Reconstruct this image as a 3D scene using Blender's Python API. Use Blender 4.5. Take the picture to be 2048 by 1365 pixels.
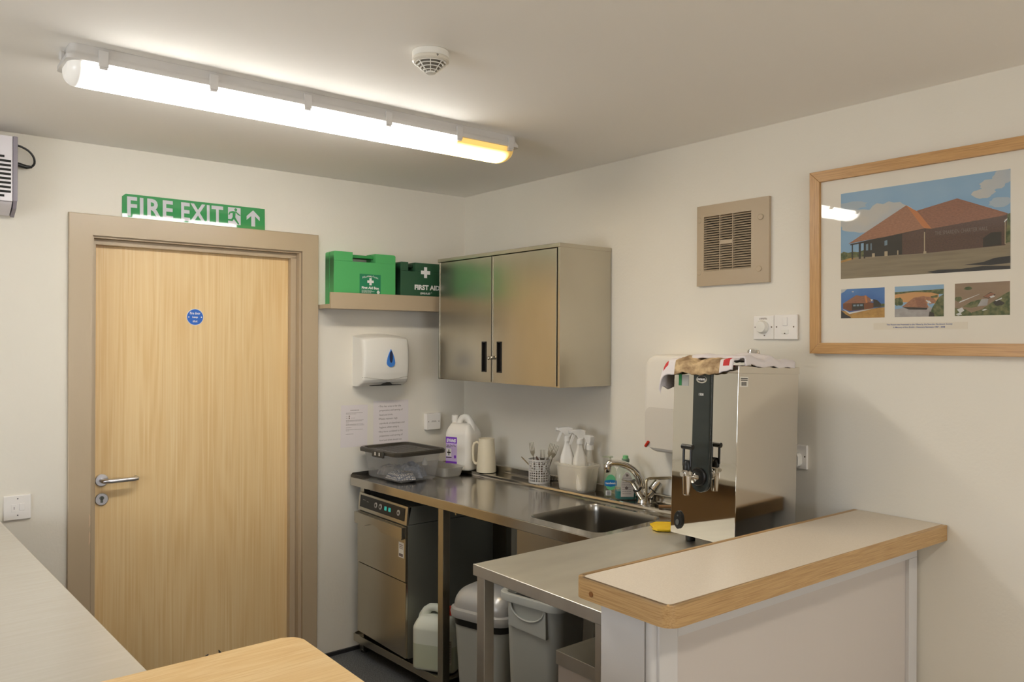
import bpy, bmesh, math, random
from mathutils import Vector, Matrix
random.seed(7)
for o in list(bpy.data.objects):
    bpy.data.objects.remove(o, do_unlink=True)
SC = bpy.context.scene
COL = SC.collection
R = math.radians
PI = math.pi

# ------------------------------------------------------------------ camera, world, light, exposure
cam_d = bpy.data.cameras.new('camera'); cam = bpy.data.objects.new('camera', cam_d); COL.objects.link(cam)
cam_d.sensor_width = 36.0; cam_d.lens = 1576.5 / 2048 * 36.0; cam_d.clip_start = 0.02
_yaw, _pit, _rol = R(38.925), R(-0.032), R(0.238)
_f = Vector((math.sin(_yaw) * math.cos(_pit), math.cos(_yaw) * math.cos(_pit), math.sin(_pit)))
_r = Vector((math.cos(_yaw), -math.sin(_yaw), 0)); _u = _r.cross(_f)
_r2 = _r * math.cos(_rol) + _u * math.sin(_rol); _u2 = -_r * math.sin(_rol) + _u * math.cos(_rol)
_m = Matrix((_r2, _u2, -_f)).transposed().to_4x4(); _m.translation = Vector((-2.5872, -3.6311, 1.58))
cam.matrix_world = _m
SC.camera = cam
CEIL = 2.3865

w = bpy.data.worlds.new('world'); SC.world = w; w.use_nodes = True
w.node_tree.nodes['Background'].inputs[0].default_value = (0.62, 0.75, 1.0, 1)
w.node_tree.nodes['Background'].inputs[1].default_value = 1.4

SC.view_settings.view_transform = 'Standard'; SC.view_settings.look = 'None'
SC.view_settings.gamma = 1.0; SC.view_settings.use_curve_mapping = False
SC.view_settings.exposure = 0.3
SC.render.engine = 'CYCLES'
SC.cycles.use_denoising = True
SC.cycles.max_bounces = 9; SC.cycles.diffuse_bounces = 5; SC.cycles.glossy_bounces = 5
SC.cycles.transparent_max_bounces = 16; SC.cycles.transmission_bounces = 8
SC.cycles.caustics_reflective = False; SC.cycles.caustics_refractive = False
SC.cycles.sample_clamp_indirect = 6.0

TUBE_E = 21.0      # strength of the fluorescent diffuser
def area(name, loc, rot, sx, sy, power, col):
    l = bpy.data.lights.new(name, 'AREA'); l.shape = 'RECTANGLE'; l.size = sx; l.size_y = sy
    l.energy = power; l.color = col
    o = bpy.data.objects.new(name, l); COL.objects.link(o); o.location = loc; o.rotation_euler = rot
    return o
# daylight entering through the two windows of the room (placed just outside the panes)
area('daylight_left', (-4.62, -1.95, 1.4), (0, R(-90), 0), 0.9, 1.3, 28, (0.90, 0.95, 1.0))
area('daylight_front', (-1.6, -7.22, 1.4), (R(90), 0, 0), 1.9, 1.3, 34, (0.90, 0.95, 1.0))

# ------------------------------------------------------------------ materials
def lin(c):
    return tuple((x / 12.92 if x <= 0.04045 else ((x + 0.055) / 1.055) ** 2.4) for x in c)
def rgb(r, g, b):
    return lin((r / 255, g / 255, b / 255)) + (1,)
MATS = {}
def mat(name, col=(200, 200, 200), rough=0.5, metal=0.0, spec=0.5, noise=None, bump=None, coat=0, trans=0, alpha=1, emit=None, ior=1.45):
    """noise=(scale xyz, other colour, contrast)  bump=(scale xyz, strength)"""
    if name in MATS: return MATS[name]
    m = bpy.data.materials.new(name); m.use_nodes = True; MATS[name] = m
    nt = m.node_tree; b = nt.nodes['Principled BSDF']
    c = rgb(*col)
    b.inputs['Base Color'].default_value = c; b.inputs['Roughness'].default_value = rough
    b.inputs['Metallic'].default_value = metal; b.inputs['Specular IOR Level'].default_value = spec
    b.inputs['Coat Weight'].default_value = coat; b.inputs['Coat Roughness'].default_value = 0.06
    b.inputs['Transmission Weight'].default_value = trans; b.inputs['Alpha'].default_value = alpha
    b.inputs['IOR'].default_value = ior
    if emit:
        b.inputs['Emission Color'].default_value = rgb(*emit[0]); b.inputs['Emission Strength'].default_value = emit[1]
    tc = nt.nodes.new('ShaderNodeTexCoord')
    def tex(sc, detail=4):
        mp = nt.nodes.new('ShaderNodeMapping'); mp.inputs['Scale'].default_value = sc
        nt.links.new(tc.outputs['Object'], mp.inputs['Vector'])
        n = nt.nodes.new('ShaderNodeTexNoise'); n.inputs['Scale'].default_value = 1.0; n.inputs['Detail'].default_value = detail
        nt.links.new(mp.outputs[0], n.inputs['Vector']); return n
    if noise:
        sc, c2, k = noise
        n = tex(sc); rp = nt.nodes.new('ShaderNodeValToRGB')
        rp.color_ramp.elements[0].position = 0.5 - k; rp.color_ramp.elements[1].position = 0.5 + k
        rp.color_ramp.elements[0].color = c; rp.color_ramp.elements[1].color = rgb(*c2)
        nt.links.new(n.outputs['Fac'], rp.inputs[0]); nt.links.new(rp.outputs[0], b.inputs['Base Color'])
    if bump:
        n = tex(bump[0], 3); bp = nt.nodes.new('ShaderNodeBump'); bp.inputs['Strength'].default_value = bump[1]
        bp.inputs['Distance'].default_value = 0.002
        nt.links.new(n.outputs['Fac'], bp.inputs['Height']); nt.links.new(bp.outputs[0], b.inputs['Normal'])
    return m

def wood(name, c1, c2, c3, scale, rough=0.4, fine=(1, 1, 1), coat=0.0, spec=0.5):
    """veneer: long soft cathedral figure (distorted wave) and fine pores; scale = object-space stretch"""
    if name in MATS: return MATS[name]
    m = bpy.data.materials.new(name); m.use_nodes = True; MATS[name] = m
    nt = m.node_tree; b = nt.nodes['Principled BSDF']; L = nt.links.new
    b.inputs['Roughness'].default_value = rough; b.inputs['Coat Weight'].default_value = coat; b.inputs['Specular IOR Level'].default_value = spec
    tc = nt.nodes.new('ShaderNodeTexCoord')
    mp = nt.nodes.new('ShaderNodeMapping'); mp.inputs['Scale'].default_value = scale; L(tc.outputs['Object'], mp.inputs['Vector'])
    n1 = nt.nodes.new('ShaderNodeTexNoise'); n1.inputs['Scale'].default_value = 1.6; n1.inputs['Detail'].default_value = 2; L(mp.outputs[0], n1.inputs['Vector'])
    sn = nt.nodes.new('ShaderNodeMath'); sn.operation = 'MULTIPLY'; sn.inputs[1].default_value = 60; L(n1.outputs['Fac'], sn.inputs[0])
    s2 = nt.nodes.new('ShaderNodeMath'); s2.operation = 'SINE'; L(sn.outputs[0], s2.inputs[0])
    s3 = nt.nodes.new('ShaderNodeMapRange'); s3.inputs[1].default_value = -1; s3.inputs[2].default_value = 1; L(s2.outputs[0], s3.inputs[0])
    mp2 = nt.nodes.new('ShaderNodeMapping'); mp2.inputs['Scale'].default_value = fine; L(tc.outputs['Object'], mp2.inputs['Vector'])
    n2 = nt.nodes.new('ShaderNodeTexNoise'); n2.inputs['Scale'].default_value = 1.0; n2.inputs['Detail'].default_value = 5; L(mp2.outputs[0], n2.inputs['Vector'])
    mx = nt.nodes.new('ShaderNodeMix'); mx.data_type = 'RGBA'; mx.inputs[6].default_value = rgb(*c1); mx.inputs[7].default_value = rgb(*c2); L(s3.outputs[0], mx.inputs[0])
    r2 = nt.nodes.new('ShaderNodeMapRange'); r2.inputs[1].default_value = 0.45; r2.inputs[2].default_value = 0.72; L(n2.outputs['Fac'], r2.inputs[0])
    mx2 = nt.nodes.new('ShaderNodeMix'); mx2.data_type = 'RGBA'; L(r2.outputs[0], mx2.inputs[0]); L(mx.outputs[2], mx2.inputs[6]); mx2.inputs[7].default_value = rgb(*c3)
    L(mx2.outputs[2], b.inputs['Base Color'])
    return m

def thin_glass(name, tint=(1, 1, 1), frost=0.0, fcol=(220, 220, 225), haze=0.0):
    """thin clear sheet: see-through plus a Fresnel mirror reflection, optional milky part"""
    if name in MATS: return MATS[name]
    m = bpy.data.materials.new(name); m.use_nodes = True; MATS[name] = m
    nt = m.node_tree; nt.nodes.remove(nt.nodes['Principled BSDF']); L = nt.links.new
    out = nt.nodes['Material Output']
    t = nt.nodes.new('ShaderNodeBsdfTransparent'); t.inputs[0].default_value = tint + (1,)
    g = nt.nodes.new('ShaderNodeBsdfGlossy'); g.inputs['Roughness'].default_value = 0.02 + frost * 0.3
    fr = nt.nodes.new('ShaderNodeFresnel'); fr.inputs[0].default_value = 1.5
    # a straight-through sheet reflects once per pane: only where the ray enters, not again as it leaves
    ge = nt.nodes.new('ShaderNodeNewGeometry'); iv = nt.nodes.new('ShaderNodeMath'); iv.operation = 'SUBTRACT'; iv.inputs[0].default_value = 1.0; L(ge.outputs['Backfacing'], iv.inputs[1])
    fm = nt.nodes.new('ShaderNodeMath'); fm.operation = 'MULTIPLY'; L(fr.outputs[0], fm.inputs[0]); L(iv.outputs[0], fm.inputs[1])
    mx = nt.nodes.new('ShaderNodeMixShader'); L(fm.outputs[0], mx.inputs[0]); L(t.outputs[0], mx.inputs[1]); L(g.outputs[0], mx.inputs[2])
    if frost or haze:
        d = nt.nodes.new('ShaderNodeBsdfDiffuse'); d.inputs[0].default_value = rgb(*fcol)
        tl = nt.nodes.new('ShaderNodeBsdfTranslucent'); tl.inputs[0].default_value = rgb(*fcol)
        m1 = nt.nodes.new('ShaderNodeMixShader'); m1.inputs[0].default_value = 0.5; L(d.outputs[0], m1.inputs[1]); L(tl.outputs[0], m1.inputs[2])
        m2 = nt.nodes.new('ShaderNodeMixShader'); m2.inputs[0].default_value = max(frost, haze); L(mx.outputs[0], m2.inputs[1]); L(m1.outputs[0], m2.inputs[2])
        L(m2.outputs[0], out.inputs[0])
    else:
        L(mx.outputs[0], out.inputs[0])
    return m

PAINT = mat('wall_paint', (230, 224, 211), 0.75, spec=0.25, noise=((3, 3, 3), (227, 221, 207), 0.3), bump=((90, 90, 90), 0.25))
CEILP = mat('ceiling_paint', (247, 243, 236), 0.85, spec=0.2, bump=((60, 60, 60), 0.15))
TAUPE = mat('taupe_gloss_paint', (186, 167, 139), 0.28, bump=((40, 40, 14), 0.35))
TAUPE2 = mat('taupe_plastic', (184, 166, 140), 0.5)
WHITEW = mat('white_gloss_woodwork', (216, 213, 210), 0.4, bump=((50, 50, 8), 0.2))
BEECH = wood('door_veneer', (233, 200, 145), (227, 191, 134), (238, 210, 160), (3.4, 1, 0.26), 0.40, fine=(120, 60, 2.2))
OAK = wood('oak_lipping', (194, 158, 108), (186, 149, 99), (160, 122, 76), (1.4, 14, 44), 0.42, fine=(9, 240, 420))
OAKX = wood('oak_lipping_end', (194, 158, 108), (186, 149, 99), (160, 122, 76), (14, 1.4, 44), 0.42, fine=(240, 9, 420))
FRAMEW = wood('picture_frame_oak', (200, 156, 100), (193, 148, 93), (172, 128, 76), (1.0, 4, 50), 0.35, fine=(12, 60, 420))
FRAMEV = wood('picture_frame_oak_upright', (200, 156, 100), (193, 148, 93), (172, 128, 76), (50, 4, 1.0), 0.35, fine=(420, 60, 12))
STEEL = mat('brushed_steel', (200, 195, 184), 0.28, 1.0, noise=((2, 2, 2), (172, 168, 158), 0.3), bump=((420, 6, 6), 0.10))
STEELV = mat('brushed_steel_doors', (202, 196, 182), 0.27, 1.0, noise=((6, 3, 2), (182, 176, 162), 0.35), bump=((300, 300, 4), 0.06))
STEELT = mat('worktop_steel', (200, 195, 186), 0.15, 1.0, noise=((5, 5, 5), (188, 183, 174), 0.3), bump=((24, 24, 24), 0.05))
STEELR = mat('satin_table_steel', (234, 231, 221), 0.42, 1.0, noise=((4, 9, 4), (214, 210, 200), 0.3), bump=((8, 500, 8), 0.08))
MIRROR = mat('polished_steel', (214, 210, 200), 0.035, 1.0)
SATIN = mat('satin_steel_side', (216, 209, 198), 0.10, 1.0)
CHROME = mat('chrome', (215, 213, 210), 0.07, 1.0)
ALU = mat('satin_aluminium', (205, 203, 205), 0.32, 1.0)
BRASSY = mat('tarnished_pipe', (184, 172, 146), 0.25, 1.0)
WHITEP = mat('white_plastic', (232, 228, 218), 0.3)
WHITEQ = mat('white_switch_plastic', (236, 231, 224), 0.28)
CREAMP = mat('cream_plastic', (226, 214, 186), 0.4)
HDPE = mat('milky_jug_plastic', (232, 227, 217), 0.42)
BLACKP = mat('black_plastic', (28, 27, 25), 0.35)
DARKG = mat('dark_slot', (30, 28, 24), 0.7)
GREYP = mat('grey_bin_plastic', (170, 171, 164), 0.45)
GREYL = mat('silver_lid_plastic', (172, 171, 168), 0.3, 0.3)
SOCKW = mat('white_lettering', (238, 236, 232), 0.5)
INK = mat('print_ink', (120, 106, 98), 0.8)
BLACKI = mat('black_ink', (32, 28, 26), 0.7)
GREEN1 = mat('bright_green_plastic', (84, 176, 102), 0.42)
GREEN2 = mat('dark_green_plastic', (44, 84, 58), 0.42)
GREEN3 = mat('green_label', (34, 128, 88), 0.4)
SIGNG = mat('sign_green', (66, 150, 90), 0.03, spec=0.6)
RED = mat('red_plastic', (186, 44, 30), 0.35)
PAPER = mat('paper', (226, 218, 216), 0.8)
VINYL = mat('speckled_vinyl_floor', (72, 74, 76), 0.42, noise=((160, 160, 160), (108, 110, 112), 0.12))
SKIRT = mat('dark_coved_skirting', (40, 40, 42), 0.5)
LAMIN = mat('beige_laminate', (224, 212, 194), 0.38, noise=((260, 260, 260), (216, 203, 184), 0.2))
LAMIG = mat('grey_laminate', (194, 189, 178), 0.20, noise=((8, 90, 8), (188, 182, 169), 0.25))

# ------------------------------------------------------------------ mesh builder
class B:
    def __init__(s): s.bm = bmesh.new(); s.mi = 0; s.M = Matrix.Identity(4)
    def v(s, p): return s.bm.verts.new(s.M @ Vector(p))
    def face(s, vs, smooth=True):
        try:
            f = s.bm.faces.new(vs)
        except ValueError:
            return None
        f.material_index = s.mi; f.smooth = smooth; return f
    def box(s, x0, x1, y0, y1, z0, z1, bev=0.0, seg=2):
        x0, x1 = min(x0, x1), max(x0, x1); y0, y1 = min(y0, y1), max(y0, y1); z0, z1 = min(z0, z1), max(z0, z1)
        vs = [s.v((x, y, z)) for x in (x0, x1) for y in (y0, y1) for z in (z0, z1)]
        fs = [s.face([vs[i] for i in q]) for q in ((0, 1, 3, 2), (4, 6, 7, 5), (0, 4, 5, 1), (2, 3, 7, 6), (0, 2, 6, 4), (1, 5, 7, 3))]
        if bev > 0:
            es = {e for f in fs for e in f.edges}
            bmesh.ops.bevel(s.bm, geom=list(es), offset=min(bev, 0.49 * min(x1 - x0, y1 - y0, z1 - z0)), segments=seg, profile=0.5, affect='EDGES', clamp_overlap=True, material=-1)
        return s
    def prism(s, poly, d0, d1, plane='xz', bev=0.0):
        """poly in the named plane, extruded along the third axis from d0 to d1"""
        def P(a, b, d):
            return {'xz': (a, d, b), 'xy': (a, b, d), 'yz': (d, a, b)}[plane]
        A = [s.v(P(a, b, d0)) for a, b in poly]; C = [s.v(P(a, b, d1)) for a, b in poly]
        n = len(poly); fs = [s.face(A[::-1]), s.face(C)]
        for i in range(n): fs.append(s.face([A[i], A[(i + 1) % n], C[(i + 1) % n], C[i]]))
        if bev > 0:
            es = {e for f in fs[:2] if f for e in f.edges}
            bmesh.ops.bevel(s.bm, geom=list(es), offset=bev, segments=2, profile=0.5, affect='EDGES', clamp_overlap=True, material=-1)
        return s
    def flat(s, poly, d, plane='xz'):
        def P(a, b):
            return {'xz': (a, d, b), 'xy': (a, b, d), 'yz': (d, a, b)}[plane]
        s.face([s.v(P(a, b)) for a, b in poly]); return s
    def rings(s, rings, cap0=True, cap1=True, closed=False):
        rv = [[s.v(p) for p in r] for r in rings]; n = len(rv[0])
        m = len(rv)
        for i in range(m - 1 + (1 if closed else 0)):
            a, b = rv[i], rv[(i + 1) % m]
            for j in range(n): s.face([a[j], a[(j + 1) % n], b[(j + 1) % n], b[j]])
        if not closed:
            if cap0: s.face(rv[0][::-1])
            if cap1: s.face(rv[-1])
        return s
    def lathe(s, prof, c=(0, 0, 0), seg=32, axis='z', cap0=True, cap1=True):
        rs = []
        for r, z in prof:
            ring = []
            for k in range(seg):
                a = 2 * PI * k / seg
                if axis == 'z': p = (c[0] + r * math.cos(a), c[1] + r * math.sin(a), c[2] + z)
                elif axis == 'y': p = (c[0] + r * math.cos(a), c[1] + z, c[2] + r * math.sin(a))
                else: p = (c[0] + z, c[1] + r * math.cos(a), c[2] + r * math.sin(a))
                ring.append(p)
            rs.append(ring)
        return s.rings(rs, cap0, cap1)
    def tube(s, pts, rad, seg=12, closed=False):
        pts = [Vector(p) for p in pts]; n = len(pts)
        rad = rad if isinstance(rad, (list, tuple)) else [rad] * n
        rs = []; up = None
        for i, p in enumerate(pts):
            if closed: t = (pts[(i + 1) % n] - pts[i - 1]).normalized()
            else: t = (pts[min(i + 1, n - 1)] - pts[max(i - 1, 0)]).normalized()
            if up is None:
                up = Vector((0, 0, 1)) if abs(t.z) < 0.9 else Vector((1, 0, 0))
            u = (up - t * up.dot(t)).normalized(); w_ = t.cross(u); up = u
            rs.append([p + (u * math.cos(2 * PI * k / seg) + w_ * math.sin(2 * PI * k / seg)) * rad[i] for k in range(seg)])
        return s.rings(rs, closed=closed)
    def grid(s, fn, nu, nv, thick=None):
        G = [[s.v(fn(i / nu, j / nv)) for j in range(nv + 1)] for i in range(nu + 1)]
        for i in range(nu):
            for j in range(nv): s.face([G[i][j], G[i + 1][j], G[i + 1][j + 1], G[i][j + 1]])
        return s
    def text(s, txt, x, z, w_=None, h=None, d=-0.001, depth=0.0006, bold=0.0, align='c', plane='xz', shear=0.0, spacing=1.0, caps_box=None):
        """lettering on a plane facing -y, scaled to width w_ and height h, centred at x, z (align l/c)"""
        cu = bpy.data.curves.new('t', 'FONT'); cu.body = txt; cu.extrude = 0.0; cu.offset = bold; cu.shear = shear
        cu.space_character = spacing; cu.resolution_u = 3; cu.size = 1
        ob = bpy.data.objects.new('t', cu); COL.objects.link(ob)
        dg = bpy.context.evaluated_depsgraph_get(); me = bpy.data.meshes.new_from_object(ob.evaluated_get(dg))
        xs = [v.co.x for v in me.vertices]; ys = [v.co.y for v in me.vertices]
        if xs:
            wx, hy = max(xs) - min(xs), max(ys) - min(ys)
            if w_ is None: sx = sz = h / hy
            elif h is None: sx = sz = w_ / wx
            else: sx, sz = w_ / wx, h / hy
            x0 = x - (wx * sx / 2 if align == 'c' else 0)
            vm = []
            for v in me.vertices:
                a = x0 + (v.co.x - min(xs)) * sx; b = z + (v.co.y - (min(ys) + hy / 2)) * sz
                vm.append(s.v((a, d, b) if plane == 'xz' else (a, b, d)))
            for p in me.polygons:
                s.face([vm[i] for i in p.vertices], False)
        bpy.data.objects.remove(ob, do_unlink=True); bpy.data.curves.remove(cu); bpy.data.meshes.remove(me)
        return s
    def build(s, name, mats, parent=None, sharp=32, **tags):
        bmesh.ops.remove_doubles(s.bm, verts=s.bm.verts, dist=1e-6)
        bmesh.ops.recalc_face_normals(s.bm, faces=s.bm.faces)
        for e in s.bm.edges:
            if len(e.link_faces) == 2 and e.calc_face_angle(0) > R(sharp): e.smooth = False
        me = bpy.data.meshes.new(name); s.bm.to_mesh(me); s.bm.free()
        for m in (mats if isinstance(mats, (list, tuple)) else [mats]): me.materials.append(m)
        o = bpy.data.objects.new(name, me); COL.objects.link(o)
        wn = o.modifiers.new('weighted_normals', 'WEIGHTED_NORMAL'); wn.keep_sharp = True; wn.weight = 80
        if parent: o.parent = parent
        for k, v in tags.items(): o[k] = v
        return o

def thing(name, label, cat, loc=(0, 0, 0), rz=0.0, group=None, rx=0.0, kind=None):
    o = bpy.data.objects.new(name, None); COL.objects.link(o); o.empty_display_size = 0.05
    o.location = loc; o.rotation_euler = (rx, 0, rz)
    if kind: o['kind'] = kind
    else: o['label'] = label; o['category'] = cat
    if group: o['group'] = group
    return o
def struct(name, b, m, parent=None, **k):
    o = b.build(name, m, parent, **k)
    if parent is None: o['kind'] = 'structure'
    return o
def rrect(w_, h, r, n=5, cx=0, cy=0):
    p = []
    for qx, qy, a0 in ((1, 1, 0), (-1, 1, 90), (-1, -1, 180), (1, -1, 270)):
        for k in range(n + 1):
            a = R(a0 + 90 * k / n); p.append((cx + qx * (w_ / 2 - r) + r * math.cos(a), cy + qy * (h / 2 - r) + r * math.sin(a)))
    return p
def ring(w_, h, r, z, cx=0, cy=0, n=5): return [(x, y, z) for x, y in rrect(w_, h, r, n, cx, cy)]
RW = R(-90)   # rotation of things fixed to the right wall, authored facing -y

# ------------------------------------------------------------------ the room
XL, YF = -4.4, -7.0
b = B(); b.box(-2.45, .15, -2.4, .3, -.1, 0); b.mi = 1; b.box(XL - .15, .15, YF - .15, -2.4, -.1, 0); b.box(XL - .15, -2.45, -2.4, .3, -.1, 0)
struct('floor', b, [VINYL, wood('hall_floor', (206, 192, 172), (196, 182, 160), (186, 170, 148), (1, 6, 6), .35, fine=(4, 120, 120))])
struct('ceiling', B().box(XL - .15, .15, YF - .15, .3, CEIL, CEIL + .1), CEILP)
DX0, DX1, DZ = -1.895, -.973, 2.012
b = B(); b.box(XL - .15, DX0, 0, .14, 0, CEIL); b.box(DX1, .15, 0, .14, 0, CEIL); b.box(DX0, DX1, 0, .14, DZ, CEIL)
struct('wall_back', b, PAINT)
struct('wall_right', B().box(0, .15, YF, 0, 0, CEIL), PAINT)
def holed(bx, a0, a1, z0, z1, h0, h1, hz0, hz1, mk):
    mk(bx, a0, h0, z0, z1); mk(bx, h1, a1, z0, z1); mk(bx, h0, h1, z0, hz0); mk(bx, h0, h1, hz1, z1)
WL = (-2.6, -1.3, .96, 1.86); WF = (-2.6, -.7, .9, 2.1)
b = B(); holed(b, YF, 0, 0, CEIL, *WL, lambda q, a, c, z, y: q.box(XL - .15, XL, a, c, z, y)); struct('wall_left', b, PAINT)
b = B(); holed(b, XL, 0, 0, CEIL, *WF, lambda q, a, c, z, y: q.box(a, c, YF - .15, YF, z, y)); struct('wall_front', b, PAINT)
def window(name, lo, rz, W, H, nv):
    t = thing(name, '', '', lo, rz, kind='structure')
    b = B()
    b.box(0, W, -.01, .06, 0, .05); b.box(0, W, -.01, .06, H - .05, H); b.box(0, .05, -.01, .06, .05, H - .05); b.box(W - .05, W, -.01, .06, .05, H - .05)
    for k in range(1, nv): b.box(W * k / nv - .025, W * k / nv + .025, 0, .05, .05, H - .05)
    b.build('window_frame', WHITEP, t)
    B().box(.05, W - .05, .02, .026, .05, H - .05).build('window_pane', thin_glass('window_glass'), t)
# window in the left wall faces +x ; window in the front wall faces +y
window('window_1', (XL - .05, WL[0], WL[2]), R(90), WL[1] - WL[0], WL[3] - WL[2], 2)
window('window_2', (WF[1], YF - .05, WF[2]), R(180), WF[1] - WF[0], WF[3] - WF[2], 3)
b = B(); b.box(XL, -1.981, -.012, 0, 0, .018); b.box(-.892 + .002, 0, -.012, 0, 0, .018)
struct('baseboard_back', b, SKIRT)
struct('baseboard_right', B().box(-.012, 0, -2.28, -.012, 0, .018), SKIRT)

# ------------------------------------------------------------------ door
door = thing('door_1', '', '', (DX0, 0, 0), kind='structure')
DW = DX1 - DX0
b = B()
b.prism([(-.084, 0), (-.084, DZ + .083), (DW + .081, DZ + .083), (DW + .081, 0), (DW, 0), (DW, DZ), (0, DZ), (0, 0)], -.018, 0, bev=.004)
b.build('architrave', TAUPE, door, sharp=50)
b = B()
b.box(-.0, .012, .0, .138, 0, DZ - .012); b.box(DW - .012, DW, .0, .138, 0, DZ - .012); b.box(0, DW, 0, .138, DZ - .012, DZ)
b.build('door_lining', TAUPE, door)
b = B()
b.box(.012, .026, .035, .068, 0, DZ - .030, .002); b.box(DW - .040, DW - .012, .035, .068, 0, DZ - .030, .002); b.box(.012, DW - .012, .035, .068, DZ - .036, DZ - .012, .002)
b.build('door_stop', TAUPE, door)
B().box(.014, DW - .014, .070, .114, .006, DZ - .014).build('door_leaf', BEECH, door)
# flaked paint patches on the left reveal edge
b = B()
b.M = Matrix.Translation((-.013, 0, 0))
for z0, z1 in ((.80, .86), (.73, .79)):
    b.prism([(.005, z0), (.011, z0 + .012), (.012, z1 - .012), (.006, z1)], -.0190, -.0179)
b.build('paint_chip', mat('bare_primer', (206, 180, 150), .7), door)
hx = .057
b = B(); b.lathe([(.026, 0), (.026, -.006), (.0235, -.008)], (hx, .070, .979), 32, 'y'); hn = b.build('handle_rose', ALU, door)
b = B(); pts = [(hx, .064, .979), (hx, .035, .979), (hx + .004, .024, .979), (hx + .014, .018, .979), (hx + .03, .016, .979), (hx + .118, .016, .979), (hx + .128, .022, .979), (hx + .131, .034, .979), (hx + .131, .052, .979)]
b.tube(pts, .0095, 16); b.build('door_handle', ALU, door)
b = B(); b.lathe([(.026, 0), (.026, -.006), (.0235, -.008)], (hx, .070, .898), 32, 'y')
es = b.build('escutcheon', ALU, door)
b = B(); b.lathe([(.009, 0), (.009, -.010), (.008, -.0105)], (hx, .070, .904), 20, 'y'); b.box(hx - .005, hx + .005, .060, .070, .884, .904, .001)
b.build('lock_cylinder', mat('dark_nickel', (110, 112, 104), .35, 1.0), es)
b = B(); b.box(hx - .0012, hx + .0012, .0588, .061, .896, .909); b.build('keyway', DARKG, es)
b = B(); b.lathe([(.038, 0), (.038, -.0015), (.037, -.002)], (.44, .070, 1.681), 40, 'y', True, True); dd = b.build('fire_door_disc', mat('disc_white_rim', (225, 225, 228), .3), door)
b = B(); b.lathe([(.0355, -.0021), (.0355, -.0024)], (.44, .070, 1.681), 40, 'y'); b.build('disc_face', mat('disc_blue', (46, 104, 196), .3), dd)
b = B(); b.text('Fire door', .44, 1.6985, .046, .0115, .0672, bold=.02); b.text('keep', .44, 1.680, .024, .0115, .0672, bold=.02); b.text('shut', .44, 1.6625, .021, .0105, .0672, bold=.02)
b.lathe([(.003, 0), (.003, -.001)], (.412, .0675, 1.681), 10, 'y'); b.lathe([(.003, 0), (.003, -.001)], (.468, .0675, 1.681), 10, 'y')
b.build('lettering', SOCKW, dd)

# ------------------------------------------------------------------ fire exit sign
t = thing('fire_exit_sign', 'green FIRE EXIT sign with running figure and arrow above the wooden door', 'sign', (-1.778, -.0037, 2.096), rx=R(-1.9))
b = B(); b.prism([(0, 0), (.618, 0), (.618, .1), (.014, .1), (0, .088)], -.003, -.0004); b.build('sign_board', SIGNG, t)
b = B()
b.text('FIRE', .112, .0485, .186, .082, -.0034, bold=.026, spacing=1.12); b.text('EXIT', .331, .0485, .184, .082, -.0034, bold=.026, spacing=1.12)
SW = mat('sign_white', (206, 206, 210), .05)
b.build('lettering', SW, t)
b = B()
b.flat([(.445, .012), (.503, .012), (.503, .091), (.445, .091)], -.0034)
b.mi = 1
D = -.0037
def F(*p): b.flat([(.437 + x * .066, .006 + y * .088) for x, y in p], D)
hd = [(.66 + .10 * math.cos(k * PI / 8), .86 + .075 * math.sin(k * PI / 8)) for k in range(16)]; F(*hd)
F((.44, .78), (.66, .76), (.62, .44), (.44, .42))             # torso
F((.44, .78), (.22, .72), (.14, .58), (.20, .55), (.30, .66), (.48, .68))   # arm back
F((.62, .74), (.80, .60), (.98, .54), (.98, .60), (.82, .68), (.66, .80))   # arm front
F((.52, .46), (.62, .46), (.90, .12), (.82, .08), (.50, .38))       # leg front
F((.44, .46), (.56, .40), (.42, .24), (.10, .26), (.10, .34), (.34, .34))   # leg back
b.build('running_figure', [SW, SIGNG], t)
b = B(); cx = .562
b.flat([(cx - .009, .012), (cx + .009, .012), (cx + .009, .060), (cx + .031, .040), (cx + .031, .058), (cx, .088), (cx - .031, .058), (cx - .031, .040), (cx - .009, .060)], -.0034)
b.build('arrow', SW, t)

# ------------------------------------------------------------------ wall shelf and first aid boxes
t = thing('wall_shelf', 'taupe painted shelf with a raised front lip, left of the steel wall cupboard', 'shelf', (-.888, 0, 1.733))
B().box(0, .885, -.128, 0, 0, .020, .001).build('shelf_board', TAUPE, t)
B().box(.0, .885, -.144, -.128, -.002, .077, .0015).build('front_lip', TAUPE, t)

def aid_case(name, label, x, w_, h, d, m, m2, hw, hx_, tilt=0):
    t = thing(name, label, 'first aid box', (x, 0, 1.753))
    b = B()
    n0, n1 = hx_ - hw / 2, hx_ + hw / 2
    prof = [(0, .004), (.004, 0), (w_ - .004, 0), (w_, .004), (w_, h - .006), (w_ - .006, h), (n1 + .006, h), (n1, h - .012), (n0, h - .012), (n0 - .006, h), (.006, h), (0, h - .006)]
    # body as side strips around the handle slot: lower block, upper pieces and the grip
    s0, s1, sz0, sz1 = hx_ - hw * .42, hx_ + hw * .42, h - .046, h - .026
    for (y0, y1) in ((-.004, -d * .48), (-d * .52, -d)):
        b.prism([(0, .003), (.003, 0), (w_ - .003, 0), (w_, .003), (w_, sz0), (0, sz0)], y0, y1, bev=.0015)
        b.prism([(0, sz0), (s0, sz0), (s0, h), (.006, h), (0, h - .006)], y0, y1, bev=.0015)
        b.prism([(s1, sz0), (w_, sz0), (w_, h - .006), (w_ - .006, h), (s1, h)], y0, y1, bev=.0015)
    b.box(.003, w_ - .003, -d * .54, -d * .46, .003, sz0)
    b.build('case_shell', m, t)
    b = B(); b.box(s0 - .001, s1 + .001, -d * .80, -d * .25, sz1, h - .010, .004); b.build('carry_handle', m2, t)
    return t
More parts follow.
